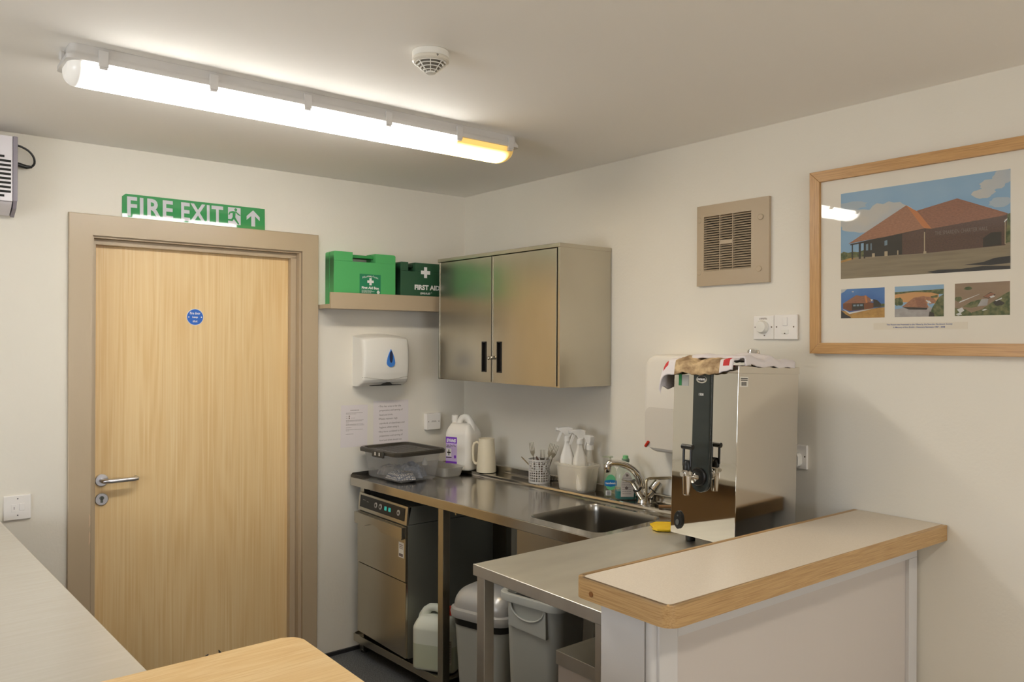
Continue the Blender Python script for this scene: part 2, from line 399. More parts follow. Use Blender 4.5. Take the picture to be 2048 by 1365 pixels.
t = aid_case('first_aid_box', 'bright green first aid box on the taupe shelf', -.851, .345, .262, .098, GREEN1, mat('bright_green_handle', (52, 146, 76), .45), .15, .165)
b = B(); b.box(.14, .258, -.0988, -.098, .045, .157); b.build('box_label', GREEN3, t)
b = B()
def cross(b, x, z, a, t_, d): b.flat([(x - t_, z - a), (x + t_, z - a), (x + t_, z - t_), (x + a, z - t_), (x + a, z + t_), (x + t_, z + t_), (x + t_, z + a), (x - t_, z + a), (x - t_, z + t_), (x - a, z + t_), (x - a, z - t_), (x - t_, z - t_)], d)
cross(b, .200, .120, .018, .0065, -.0995)
for i, ch in enumerate('Pharmaplast'):
    a = (i - 5) / 5.0; b.text(ch, .200 + a * .041, .1465 - a * a * .0085 + {'P': .0014, 'h': .0014, 'l': .0014, 't': .0008, 'p': -.0014}.get(ch, 0), None, {'P': .0095, 'h': .0100, 'l': .0100, 't': .0088, 'p': .0096}.get(ch, .0070), -.0995, bold=.02)
b.text('First Aid Box', .200, .089, .098, .0135, -.0995, bold=.04)
for i in range(4):
    x = .151
    while x < .205 + (i % 2) * .012:
        l = random.uniform(.004, .011); b.box(x, x + l, -.0995, -.0993, .0755 - i * .006, .0775 - i * .006); x += l + .002
b.flat([(.236, .054), (.252, .054), (.250, .062), (.254, .068), (.250, .074), (.244, .079), (.238, .074), (.235, .068), (.239, .062)], -.0995)
b.build('lettering', SOCKW, t)

t = aid_case('first_aid_box', 'dark green first aid box partly hidden by the steel wall cupboard', -.487, .262, .232, .115, GREEN2, mat('dark_green_handle', (24, 52, 34), .4), .05, .068)
b = B(); cross(b, .152, .183, .0285, .0095, -.1160); b.text('FIRST AID', .163, .104, .156, .0265, -.1160, bold=.045); b.text('LEWIS-PLAST', .1515, .0725, .063, .0105, -.1160, bold=.03)
b.text('®', .190, .078, None, .005, -.1160)
b.build('lettering', SOCKW, t)

# ------------------------------------------------------------------ steel wall cupboard (on the right wall)
CY0, CW, CZ0, CH = -.208, .934, 1.378, .622
t = thing('wall_cupboard', 'stainless steel double-door wall cupboard hung in the corner', 'cupboard', (0, CY0, CZ0), RW)
b = B()
b.box(0, .006, -.300, -.001, 0, CH - .02); b.box(CW - .014, CW, -.315, -.001, 0, CH - .016, .0012); b.box(.006, CW - .0145, -.30, -.001, .0005, .012)
b.box(.006, CW - .0145, -.008, -.001, .012, CH - .02); b.box(.006, CW - .014, -.29, -.001, .30, .312); b.box(.0005, .012, -.312, -.3005, .0, CH - .02)
b.build('carcass', STEELV, t)
B().box(-.002, CW + .002, -.319, -.001, CH - .018, CH, .002).build('top_panel', STEELV, t)
def cdoor(x0, x1, hx0, lab):
    b = B(); z0, z1 = .006, CH - .022
    h0, h1, hz0, hz1 = hx0, hx0 + .032, .054, .194
    b.box(x0, h0, -.317, -.301, z0, z1); b.box(h1, x1, -.317, -.301, z0, z1); b.box(h0, h1, -.317, -.301, z0, hz0); b.box(h0, h1, -.317, -.301, hz1, z1)
    b.box(x0, x0 + .006, -.3195, -.316, z0, z1, .001); b.box(x1 - .006, x1, -.3195, -.316, z0, z1, .001)
    d = b.build('door', STEELV, t)
    b = B(); b.box(h0, h1, -.304, -.298, hz0, hz1)
    for q in ((h0 - .003, h0 + .002, hz0 - .003, hz1 + .003), (h1 - .002, h1 + .003, hz0 - .003, hz1 + .003), (h0, h1, hz0 - .003, hz0 + .002), (h0, h1, hz1 - .002, hz1 + .003)):
        b.box(q[0], q[1], -.3186, -.302, q[2], q[3])
    b.build('recessed_handle', BLACKP, d)
cdoor(.013, .457, .384, 0); cdoor(.463, CW - .018, .502, 1)
b = B(); b.box(.432, .476, -.3245, -.318, .112, .126, .002); b.lathe([(.009, 0), (.009, -.008), (.007, -.010)], (.470, -.3235, .120), 20, 'y'); b.lathe([(.007, 0), (.007, -.006), (.005, -.008)], (.446, -.3235, .116), 16, 'y')
b.build('hasp_lock', mat('lock_nickel', (170, 166, 155), .25, 1.0), t)

# ------------------------------------------------------------------ paper towel dispenser
t = thing('paper_towel_dispenser', 'white paper towel dispenser with a blue drop, on the wall under the shelf', 'dispenser', (-.697, 0, 1.345))
DWd, DH = .272, .262
def dsurf(u, v):
    # u across, v from bottom back around the front to top back
    px = [(0.0, 0.0), (-.055, .0), (-.098, .018), (-.112, .034), (-.121, .07), (-.124, .12), (-.122, .18), (-.114, .222), (-.108, .236), (-.09, .245), (0.0, .256)]
    k = v * (len(px) - 1); i = min(int(k), len(px) - 2); f = k - i
    y = px[i][0] * (1 - f) + px[i + 1][0] * f; z = px[i][1] * (1 - f) + px[i + 1][1] * f
    e = abs(2 * u - 1); arc = 1 - .10 * e ** 2
    edge = min(1.0, (1 - e) / .10); rd = math.sqrt(max(0, 1 - (1 - edge) ** 2))
    arch = .012 * (1 - e ** 2) * min(1, max(0, (z - .15) / .08))
    return (u * DWd, min(0, y * arc * (.80 + .20 * rd)), z + arch)
b = B(); NU, NV = 40, 50
G = [[b.v(dsurf(i / NU, j / NV)) for j in range(NV + 1)] for i in range(NU + 1)]
for i in range(NU):
    for j in range(NV): b.face([G[i][j], G[i + 1][j], G[i + 1][j + 1], G[i][j + 1]])
for i in (0, NU): b.face([G[i][j] for j in range(NV + 1)])
b.face([G[i][0] for i in range(NU + 1)] + [G[i][NV] for i in range(NU, -1, -1)])
b.build('cover', WHITEP, t, sharp=60)
b = B(); pts = []
for k in range(31):
    u = .01 + .98 * k / 30; y, z = -.118, .034 + .008 * math.cos(u * 2 * PI) + .002
    p = dsurf(u, .33); pts.append((p[0], p[1] - .0005, .040 + .007 * math.cos(u * 2 * PI)))
b.tube(pts, .0007, 6); b.build('cover_seam', mat('seam_grey', (150, 142, 122), .6), t)
b = B(); b.prism([(.05, .006), (.115, .008), (.140, .020), (.158, .020), (.172, .008), (.225, .006), (.225, .003), (.05, .003)], -.1035, -.085, bev=0); b.build('paper_slot', DARKG, t)
b = B(); x0, z0 = .150, .146
drop = []
for k in range(33):
    a = 2 * PI * k / 32 - PI / 2
    if k == 32: break
    yy = math.sin(a); xx = math.cos(a) * (.0235 if yy < 0 else .0235 * (1 - yy) ** .62 * (1 + .35 * yy)); zz = yy * (.022 if yy < 0 else .068); drop.append((x0 + xx, z0 - .026 + zz))
b.prism(drop, -.1285, -.118); b.build('blue_drop', mat('drop_blue', (66, 126, 206), .25), t)
b = B(); b.prism([(x0 + .0095 * math.cos(2 * PI * k / 20), z0 + .003 + .030 * math.sin(2 * PI * k / 20)) for k in range(20)], -.1292, -.1280); b.build('drop_window', mat('drop_navy', (40, 48, 78), .3), t)

# ------------------------------------------------------------------ notices
t = thing('notice', 'small white notice of fine print, left of the larger notice above the plastic tub', 'notice', (-.763, 0, 1.035), 0, None)
b = B(); b.M = Matrix.Rotation(R(.8), 4, 'Y'); b.box(0, .150, -.0008, -.0003, 0, .214); b.build('sheet', PAPER, t)
b = B(); b.M = Matrix.Rotation(R(.8), 4, 'Y')
def words(b, x0, x1, z, h, d=-.0011):
    x = x0
    while x < x1:
        l = min(random.uniform(.003, .010), x1 - x); b.flat([(x, z), (x + l, z), (x + l, z + h), (x, z + h)], d); x += l + .0016
words(b, .052, .100, .186, .0028)
for z, x1 in ((.173, .122), (.168, .085), (.157, .035), (.147, .036), (.136, .128), (.1315, .118), (.124, .045), (.115, .125), (.110, .130), (.098, .06), (.088, .124), (.083, .045), (.066, .07)): words(b, .028, x1, z, .0016)
b.box(.043, .049, -.0012, -.0010, .154, .161); b.box(.043, .049, -.0012, -.0010, .144, .151); words(b, .056, .078, .147, .0015)
b.build('print', INK, t)
t = thing('notice', 'white A4 notice with bulleted rules about the bar area, behind the plastic tub', 'notice', (-.577, 0, .965))
b = B(); b.box(0, .210, -.0008, -.0003, 0, .297); b.build('sheet', PAPER, t)
b = B(); lines = ['•This bar area is for the', ' preparation and serving of', ' food and drink.', '•Please maintain high', ' standards of cleanliness and', ' hygiene when using it.', '•Any items unrelated to the', ' preparation and serving of', ' food and drink should not', ' be left here.', '•There is a lost property box']
for i, l in enumerate(lines):
    ind = not l.startswith('•'); s_ = l.strip(); wd = len(s_) * .00535
    b.text(s_, .036 if ind else .031, .268 - i * .0222, wd, None, -.0011, align='l')
b.build('print', INK, t)

# ------------------------------------------------------------------ switches and sockets
def plate(t, x0, x1, z0, z1, m=WHITEQ, d=.009, name='faceplate'):
    b = B(); b.box(x0, x1, -d, -.0003, z0, z1, .003, 3); return b.build(name, m, t)
def screw(b, x, z, d=.0096): b.lathe([(.0028, 0), (.0028, -.0006), (.002, -.0009)], (x, -d + .0006, z), 12, 'y')
t = thing('fused_outlet_plate', 'small white square wall plate between the notices and the jerrycan', 'wall plate', (-.268, 0, 1.094))
plate(t, 0, .090, 0, .088, d=.030)
SCB = mat('screw_brown', (110, 95, 80), .5)
def screws(t, pts, d, m=None):
    for x, z in pts:
        b = B(); screw(b, x, z, d); b.build('screw', m or SCB, t)
screws(t, ((.012, .044), (.078, .044)), .0302)
b = B(); words(b, .032, .060, .046, .002, -.0305); words(b, .028, .062, .041, .002, -.0305); b.build('print', SCB, t)
t = thing('light_switch', 'white two-gang switch plate left of the door above the pale counter', 'switch', (-2.198, 0, .868))
plate(t, 0, .093, 0, .096)
b = B(); b.box(.026, .044, -.0105, -.008, .032, .062, .002); b.box(.052, .071, -.012, -.008, .036, .064, .002); b.build('rocker', WHITEQ, t)
screws(t, ((.047, .083), (.047, .018)), .0096, mat('screw_grey', (110, 108, 106), .5)); b = B(); b.box(.034, .036, -.0109, -.0105, .042, .052); b.build('switch_mark', MATS['screw_grey'], t)
t = thing('fan_control_plate', 'white fan speed dial plate, left of a switch plate under the vent', 'dial plate', (0, -1.888, 1.588), RW)
plate(t, 0, .088, 0, .089)
b = B(); b.lathe([(.024, 0), (.024, -.008), (.020, -.016), (.008, -.018)], (.040, -.009, .047), 28, 'y'); b.lathe([(.0265, 0), (.0265, -.002)], (.040, -.009, .047), 28, 'y'); b.build('dial', WHITEP, t)
screws(t, ((.009, .046), (.078, .046), (.048, .015)), .0096); b = B(); words(b, .028, .058, .079, .002, -.0096); words(b, .026, .060, .075, .002, -.0096); b.build('print', SCB, t)
t = thing('fused_switch_plate', 'white fused switch plate, right of the fan dial under the vent', 'switch', (0, -1.978, 1.588), RW)
plate(t, 0, .094, 0, .091, d=.012)
b = B(); b.box(.036, .055, -.016, -.011, .050, .080, .002); b.build('rocker', WHITEQ, t)
b = B(); b.box(.030, .060, -.0135, -.011, .020, .036, .001); b.build('fuse_carrier', WHITEP, t)
screws(t, ((.011, .046), (.080, .046)), .0126); screws(t, ((.045, .022),), .0142)

# ------------------------------------------------------------------ extractor vent
t = thing('extractor_vent', 'square taupe extractor vent grille on the right wall beside the picture', 'vent', (0, -1.628, 1.801), RW)
VW, VH = .329, .320
b = B()
gx0, gx1, gz0, gz1 = .041, .259, .057, .273
o_ = [(0, 0), (VW, 0), (VW, VH), (0, VH)]; i_ = [(gx0, gz0), (gx1, gz0), (gx1, gz1), (gx0, gz1)]
def q4(d, pts): return [b.v((x, d, z)) for x, z in pts]
A_ = q4(-.0005, o_); B_ = q4(-.014, o_); C_ = q4(-.024, i_); D_ = q4(-.002, i_)
for P, Q in ((A_, B_), (B_, C_), (C_, D_)):
    for k in range(4): b.face([P[k], P[(k + 1) % 4], Q[(k + 1) % 4], Q[k]])
b.build('surround', TAUPE2, t)
b = B()
nsl = 23
for k in range(nsl):
    z = gz0 + (gz1 - gz0) * (k + .5) / nsl
    b.M = Matrix.Translation((0, -.017, z)) @ Matrix.Rotation(R(28), 4, 'X'); b.box(gx0, gx1, -.006, .006, -.0013, .0013)
b.M = Matrix.Identity(4)
for xx in (.117, .176): b.box(xx - .001, xx + .001, -.0245, -.008, gz0, gz1)
b.build('louvres', TAUPE2, t)
b = B(); b.box(gx0, gx1, -.004, -.001, gz0, gz1); b.build('back_void', DARKG, t)
b = B(); b.box(.118, .175, -.0245, -.018, .158, .174, .001); b.build('centre_badge', TAUPE2, t)
for (x, z) in ((.016, .263), (.296, .245), (.016, .055), (.290, .052)):
    b = B(); b.lathe([(.0115, 0), (.0115, -.003), (.0095, -.0045)], (x, -.0165 if x < .1 else -.0175, z), 20, 'y'); b.build('screw_cap', TAUPE2, t)

# ------------------------------------------------------------------ framed picture
t = thing('framed_picture', 'oak-framed picture of a red-roofed hall with three small photos below', 'picture', (0, -2.127, 1.539), RW, rx=0)
t.rotation_euler = (R(.5), 0, RW)
PW, PH = .742, .636
b = B()
def mitre(b, pts, d0=-.024, d1=-.002): b.prism(pts, d0, d1, bev=.002)
fw = .038
for nm_, m_, q_ in (('frame_rail', FRAMEW, [(0, 0), (PW, 0), (PW - fw, fw), (fw, fw)]), ('frame_rail', FRAMEW, [(0, PH), (fw, PH - fw), (PW - fw, PH - fw), (PW, PH)]),
                   ('frame_stile', FRAMEV, [(0, 0), (fw, fw), (fw, PH - fw), (0, PH)]), ('frame_stile', FRAMEV, [(PW, 0), (PW, PH), (PW - fw, PH - fw), (PW - fw, fw)])):
    b = B(); mitre(b, q_); b.build(nm_, m_, t)
MATC = mat('mount_card', (232, 224, 208), .8)
B().box(fw - .004, PW - fw + .004, -.012, -.006, fw - .004, PH - fw + .004).build('mount', MATC, t)
B().box(fw - .002, PW - fw + .002, -.0165, -.0155, fw - .002, PH - fw + .002).build('glazing', thin_glass('picture_glass'), t)
PM = dict(cloudb=mat('print_thin_cloud', (168, 180, 186), .6),
    sky=mat('print_sky', (128, 164, 192), .6, noise=((6, 6, 10), (152, 180, 200), .25)), cloud=mat('print_cloud', (200, 192, 176), .6, noise=((9, 9, 16), (176, 182, 184), .2)),
    roof=mat('print_roof', (156, 108, 82), .6, noise=((120, 1, 300), (132, 92, 70), .2)), roofl=mat('print_roof_lit', (190, 122, 72), .6),
    roofm=mat('print_roof_mid', (170, 122, 92), .6, noise=((120, 1, 300), (146, 104, 78), .2)),
    wall=mat('print_wall', (86, 68, 58), .6, noise=((200, 1, 300), (104, 80, 66), .2)), dark=mat('print_dark', (62, 58, 50), .6), ground=mat('print_ground', (150, 136, 110), .6, noise=((8, 1, 90), (126, 114, 92), .25)),
    shade=mat('print_tree_cast', (56, 54, 52), .6), tree=mat('print_tree', (70, 84, 50), .6, noise=((70, 1, 70), (120, 118, 78), .12)), post=mat('print_post', (178, 160, 130), .6),
    blue=mat('print_deep_sky', (40, 84, 150), .6, noise=((8, 1, 12), (90, 130, 180), .2)), grass=mat('print_straw', (192, 150, 82), .6, noise=((60, 1, 90), (160, 120, 64), .2)),
    brick=mat('print_brick', (120, 76, 50), .6), fieldc=mat('print_field', (200, 150, 96), .6), pale=mat('print_pale', (205, 205, 200), .6), brown=mat('print_brown_field', (150, 128, 104), .6, noise=((12, 1, 60), (138, 116, 92), .25)),
    tarm=mat('print_tarmac', (150, 144, 138), .6, noise=((50, 1, 50), (170, 165, 160), .2)), text=mat('print_sign_letters', (128, 116, 106), .6), window=mat('print_window', (120, 140, 150), .6))
def clipu(p): return (min(1, max(0, p[0])), min(1, max(0, p[1])))
def print_(name, x0, z0, w_, h, shapes, par, lab=None):
    keys = []; b = B(); d = -.0122
    for key, pts in shapes:
        if key not in keys: keys.append(key)
        b.mi = keys.index(key)
        if callable(pts): pts(b, d)
        else: b.flat([(x0 + clipu(p)[0] * w_, z0 + clipu(p)[1] * h) for p in pts], d)
        d -= .00004
    o = b.build(name, [PM[k] for k in keys], par)
    if lab: o['label'] = lab
    return o
full = [(0, 0), (1, 0), (1, 1), (0, 1)]
def blob(cx, cy, rx, ry, n=18, j=.2, seed=1):
    rr = random.Random(seed); return [(cx + rx * (1 + rr.uniform(-j, j)) * math.cos(2 * PI * k / n), cy + ry * (1 + rr.uniform(-j, j)) * math.sin(2 * PI * k / n)) for k in range(n)]
x0, z0, w_, h = .1105, .2565, .5185, .2915
def hall_text(b, d):
    cu = 'THE SMARDEN CHARTER HALL'
    b.text(cu, x0 + .74 * w_, z0 + .428 * h, .29 * w_, .012, d)
sh = [('sky', full), ('cloud', blob(.30, .70, .15, .13, 26, .12, 11)), ('cloud', blob(.10, .68, .14, .11, 26, .12, 12)), ('cloud', blob(.20, .60, .2, .08, 26, .1, 13)), ('cloudb', blob(.06, .84, .12, .05, 22, .15, 14)),
      ('cloud', blob(.86, .79, .06, .05, 20, .12, 15)), ('cloud', blob(.91, .87, .07, .06, 20, .12, 16)), ('cloud', blob(.97, .94, .06, .07, 20, .12, 17)), ('cloudb', blob(.95, .68, .06, .05, 20, .15, 18)),
      ('tree', [(0, .22), (0, .30), (.02, .32), (.05, .30), (.08, .31), (.12, .30), (.16, .32), (.16, .22)]), ('tree', [(.97, .2), (.97, .54), (1, .56), (1, .2)]),
      ('ground', [(0, 0), (1, 0), (1, .27), (.97, .26), (.53, .25), (.07, .24), (0, .19)]), ('grass', [(0, .19), (0, .215), (.08, .245), (.10, .225)]),
      ('wall', [(.535, .225), (.535, .50), (.58, .49), (.985, .56), (.975, .24)]),
      ('dark', [(.155, .235), (.155, .42), (.54, .50), (.535, .225)]), ('dark', [(.065, .40), (.16, .42), (.16, .40), (.065, .385)]),
      ('dark', [(.075, .22), (.075, .40), (.083, .40), (.083, .22)]), ('dark', [(.122, .22), (.122, .41), (.136, .41), (.136, .22)]), ('dark', [(.155, .22), (.155, .41), (.165, .41), (.165, .22)]),
      ('wall', [(.40, .232), (.40, .46), (.535, .49), (.535, .225)]),
      ('roof', [(.488, .694), (.72, .772), (.99, .556), (.97, .54), (.576, .482), (.50, .60)]),
      ('roofm', [(.051, .405), (.425, .768), (.535, .494), (.30, .445), (.155, .425)]), ('roofl', [(.425, .768), (.47, .71), (.49, .69), (.576, .482), (.535, .494), (.515, .53)]), ('roof', [(.488, .694), (.72, .772), (.60, .60), (.576, .482)]),
      ('text', hall_text), ('post', [(.531, .225), (.531, .455), (.537, .455), (.537, .225)]), ('post', [(.528, .22), (.528, .245), (.545, .245), (.545, .22)]),
      ('window', [(.29, .345), (.29, .40), (.308, .405), (.308, .35)]), ('window', [(.17, .31), (.17, .38), (.185, .385), (.185, .31)]), ('window', [(.20, .31), (.20, .385), (.208, .387), (.208, .31)]),
      ('post', [(.21, .225), (.21, .27), (.228, .27), (.228, .225)]), ('post', [(.29, .228), (.29, .28), (.31, .28), (.31, .228)]), ('post', [(.37, .232), (.37, .28), (.377, .28), (.377, .232)]),
      ('dark', [(.86, .24), (.86, .33), (.90, .38), (.955, .38), (.955, .245)]), ('shade', [(.55, .02), (.62, .035), (.74, .03), (.86, .045), (1, .03), (1, 0), (.6, 0)]),
      ('shade', [(.76, .07), (.86, .085), (.92, .12), (1, .13), (1, .06), (.9, .05)]), ('post', [(.972, .25), (.972, .50), (.976, .50), (.976, .25)]), ('pale', [(.968, .48), (.985, .51), (.985, .495), (.97, .47)])]
print_('main_photograph', x0, z0, w_, h, sh, t)
sm = [('blue', full), ('cloud', [(0, .86), (0, 1), (.14, 1), (.08, .92)]), ('cloud', blob(.28, .9, .03, .02, 8)), ('grass', [(0, 0), (1, 0), (1, .34), (.6, .30), (.2, .2), (0, .28)]), ('pale', [(.02, .34), (.2, .14), (.95, .36), (.9, .33), (.2, .2)]),
      ('shade', [(0, 0), (0, .28), (.12, .12), (.22, .05), (.24, 0)]), ('brick', [(.05, .34), (.05, .5), (.2, .56), (.6, .54), (.75, .5), (.75, .32), (.2, .24)]), ('dark', [(.26, .27), (.26, .5), (.54, .5), (.54, .29)]),
      ('dark', [(.75, .34), (.75, .62), (.84, .58), (.92, .46), (.92, .36)]), ('tree', [(.92, .36), (.92, .46), (1, .46), (1, .36)]), ('roof', [(.04, .50), (.36, .78), (.48, .74), (.58, .76), (.76, .56), (.58, .50), (.18, .52)]), ('roofl', [(.55, .75), (.59, .76), (.62, .52), (.58, .50)]), ('pale', [(.68, .62), (.74, .62), (.72, .54)])]
for k in range(3): sm.append(('window', [(.29 + k * .08, .40), (.35 + k * .08, .40), (.35 + k * .08, .46), (.29 + k * .08, .46)]))
print_('small_photograph', .111, .122, .150, .099, sm, t, 'small photo of the hall under deep blue sky')
sm = [('sky', full), ('tree', [(0, .72), (0, .82), (.5, .84), (1, .86), (1, .7)]), ('fieldc', [(0, .5), (0, .74), (.4, .80), (.75, .76), (.9, .70), (.9, .4)]), ('tarm', [(0, 0), (1, 0), (.7, .35), (.2, .30), (0, .26)]), ('tree', blob(.08, .5, .10, .14, 16, .2, 3)),
      ('roofm', [(.15, .33), (.40, .62), (.62, .66), (.70, .28)]), ('roof', [(.42, .60), (.60, .58), (.68, .30), (.48, .30)]), ('roofm', [(.62, .64), (.78, .62), (.86, .46), (.72, .38)]), ('pale', [(.64, .52), (.72, .50), (.76, .42), (.70, .42)]), ('dark', [(.16, .33), (.68, .28), (.66, .22), (.30, .24)]),
      ('tree', [(.70, 0), (.78, .3), (.9, .6), (1, .7), (1, 0)]), ('dark', [(.70, 0), (.72, .16), (.80, .12), (.82, 0)]), ('tree', [(.74, .64), (.88, .68), (.88, .60), (.76, .58)])]
print_('small_photograph', .294, .122, .151, .099, sm, t, 'small photo of the hall seen from above before a straw field')
sm = [('brown', full), ('tree', blob(.25, .84, .08, .05, 14, .2, 4)), ('tree', blob(.06, .52, .07, .07, 12, .2, 5)), ('pale', [(.08, .40), (.45, .64), (.47, .66), (.1, .45)]), ('tree', [(.15, .28), (.3, .42), (.5, .5), (.5, .3), (.3, .24)]), ('tarm', [(.42, .28), (.5, .5), (.62, .5), (.6, .3)]),
      ('dark', [(.52, .56), (.66, .7), (.75, .62), (.62, .5)]), ('roof', [(.53, .57), (.66, .68), (.74, .64), (.62, .52)]), ('pale', [(.64, .56), (.71, .60), (.74, .56), (.67, .52)]), ('tree', [(.6, .3), (.75, .46), (.9, .62), (1, .7), (1, 0), (.3, 0), (.32, .1), (.5, .18)]), ('dark', blob(.8, .36, .09, .08, 14, .3, 6)), ('tree', [(0, 0), (0, .25), (.2, .2), (.3, .1), (.34, 0)]),
      ('pale', [(.04, .2), (.14, .26), (.18, .16), (.1, .08)]), ('pale', [(.5, .16), (.56, .2), (.6, .18), (.53, .14)]), ('pale', [(.02, .06), (.1, .1), (.14, .04), (.06, .01)]), ('pale', [(.74, .44), (.86, .52), (.86, .48), (.76, .42)])]
print_('small_photograph', .477, .122, .151, .099, sm, t, 'small aerial photo of fields and trees')
b = B(); b.box(.224, .514, -.0126, -.0122, .082, .104); b.build('caption_strip', mat('caption_card', (226, 216, 196), .8), t)
b = B(); b.text('This Picture was Presented to the Village by the Smarden Gardeners Society', .369, .0975, .203, .0062, -.0128, bold=.02); b.text('In Memory of Ann Knight - Honorary Secretary 1987 - 2008', .369, .0885, .160, .0062, -.0128, bold=.02)
b.build('caption_lettering', mat('caption_blue', (60, 84, 150), .7), t)

# ------------------------------------------------------------------ batten light
LX0, LX1, LY0, LY1 = -2.185, -.612, -1.222, -1.068
t = thing('batten_light', 'long fluorescent batten light with a clear diffuser, yellowed at one end', 'ceiling light', ((LX0 + LX1) / 2, (LY0 + LY1) / 2, CEIL))
LL = LX1 - LX0; LWd = LY1 - LY0
WGR = mat('batten_white', (214, 210, 205), .45)
b = B(); hh = .046
rs = []
for (in_, z) in ((.006, -.0005), (.004, -.020), (.0, -.028), (-.004, -.034), (-.004, -hh)):
    rs.append(ring(LL - 2 * in_ - .0, LWd - 2 * in_, .018, z))
b.rings(rs); b.build('housing', WGR, t, sharp=40)
def dif_ring(x, sc, n=20):
    out = []
    for k in range(n + 1):
        a = PI * k / n; out.append((x, math.cos(a) * (LWd / 2 - .006) * sc, -hh - math.sin(a) ** .8 * .050 * sc))
    return out
b = B(); xs = []
for k in range(7): a = PI / 2 * k / 6; xs.append((-LL / 2 + .004 + .03 * (1 - math.cos(a)) , math.sin(a) * .55 + .45 if k else .45))
NX = 48
for k in range(1, NX): xs.append((-LL / 2 + .034 + (LL - .068) * k / NX, 1))
for k in range(6, -1, -1): a = PI / 2 * k / 6; xs.append((LL / 2 - .004 - .03 * (1 - math.cos(a)), math.sin(a) * .55 + .45 if k else .45))
R_ = [[b.v(p) for p in dif_ring(x, s_)] for x, s_ in xs]
for i in range(len(R_) - 1):
    for j in range(len(R_[0]) - 1): b.face([R_[i][j], R_[i + 1][j], R_[i + 1][j + 1], R_[i][j + 1]])
b.face(R_[0]); b.face(R_[-1][::-1])
m = bpy.data.materials.new('glowing_diffuser'); m.use_nodes = True; nt = m.node_tree; L = nt.links.new; bs = nt.nodes['Principled BSDF']
bs.inputs['Roughness'].default_value = .25; bs.inputs['Base Color'].default_value = rgb(225, 220, 210)
tc = nt.nodes.new('ShaderNodeTexCoord'); sp = nt.nodes.new('ShaderNodeSeparateXYZ'); L(tc.outputs['Object'], sp.inputs[0])
# yellowed end section: x beyond +.36 of the fitting
ry = nt.nodes.new('ShaderNodeMapRange'); ry.inputs[1].default_value = .487; ry.inputs[2].default_value = .499; L(sp.outputs[0], ry.inputs[0])
nb = nt.nodes.new('ShaderNodeMapRange'); nb.inputs[1].default_value = 0; nb.inputs[2].default_value = .045; nb.interpolation_type = 'SMOOTHSTEP'
ab = nt.nodes.new('ShaderNodeMath'); ab.operation = 'ABSOLUTE'; L(sp.outputs[0], ab.inputs[0])
sb = nt.nodes.new('ShaderNodeMath'); sb.operation = 'SUBTRACT'; sb.inputs[0].default_value = LL / 2 - .030; L(ab.outputs[0], sb.inputs[1]); L(sb.outputs[0], nb.inputs[0])
# cross-section falloff away from the tube, strong only in the yellowed section
ay = nt.nodes.new('ShaderNodeMath'); ay.operation = 'ABSOLUTE'; L(sp.outputs[1], ay.inputs[0])
ty = nt.nodes.new('ShaderNodeMapRange'); ty.inputs[1].default_value = .040; ty.inputs[2].default_value = .068; ty.inputs[3].default_value = 1; ty.inputs[4].default_value = .018; L(ay.outputs[0], ty.inputs[0])
mm = nt.nodes.new('ShaderNodeMix'); mm.inputs[2].default_value = 1.0; L(ry.outputs[0], mm.inputs[0]); L(ty.outputs[0], mm.inputs[3])
e1 = nt.nodes.new('ShaderNodeMath'); e1.operation = 'MULTIPLY'; L(nb.outputs[0], e1.inputs[0]); L(mm.outputs[0], e1.inputs[1])
e2 = nt.nodes.new('ShaderNodeMath'); e2.operation = 'MULTIPLY_ADD'; e2.inputs[1].default_value = TUBE_E; e2.inputs[2].default_value = .25; L(e1.outputs[0], e2.inputs[0])
cm = nt.nodes.new('ShaderNodeMix'); cm.data_type = 'RGBA'; cm.inputs[6].default_value = (1.0, .975, .93, 1); cm.inputs[7].default_value = (1.0, .66, .20, 1); L(ry.outputs[0], cm.inputs[0])
bc = nt.nodes.new('ShaderNodeMix'); bc.data_type = 'RGBA'; bc.inputs[6].default_value = rgb(225, 220, 210); bc.inputs[7].default_value = rgb(226, 180, 88); L(ry.outputs[0], bc.inputs[0]); L(bc.outputs[2], bs.inputs['Base Color'])
L(cm.outputs[2], bs.inputs['Emission Color']); L(e2.outputs[0], bs.inputs['Emission Strength'])
b.build('diffuser', m, t, sharp=50)
for x in (-.70, -.40, -.10, .20, .50, .745):
    for s_ in (-1, 1):
        b = B(); y = s_ * LWd / 2
        b.box(x - .013, x + .013, y - s_ * .004, y + s_ * .006, -.056, -.010, .002); b.box(x - .011, x + .011, y - s_ * .012, y + s_ * .003, -.062, -.052, .002)
        b.build('clip', WGR, t)
b = B(); b.lathe([(.014, .002), (.014, -.006), (.010, -.009)], (-LL / 2, .0, -.022), 16, 'x'); b.build('end_gland', WGR, t)

t2_ = t.copy(); COL.objects.link(t2_); t2_.location = (-1.45, -3.72, CEIL); t2_['label'] = 'batten light on the hall ceiling behind the viewer, outside the picture'
for ch in list(t.children):
    c_ = ch.copy(); COL.objects.link(c_); c_.parent = t2_
    if ch.name.startswith('diffuser'):
        c_.data = ch.data.copy(); mq = m.copy(); mq.name = 'glowing_diffuser_hall'; c_.data.materials[0] = mq
        for nd in mq.node_tree.nodes:
            if nd.type == 'MATH' and nd.operation == 'MULTIPLY_ADD': nd.inputs[1].default_value = TUBE_E * .62
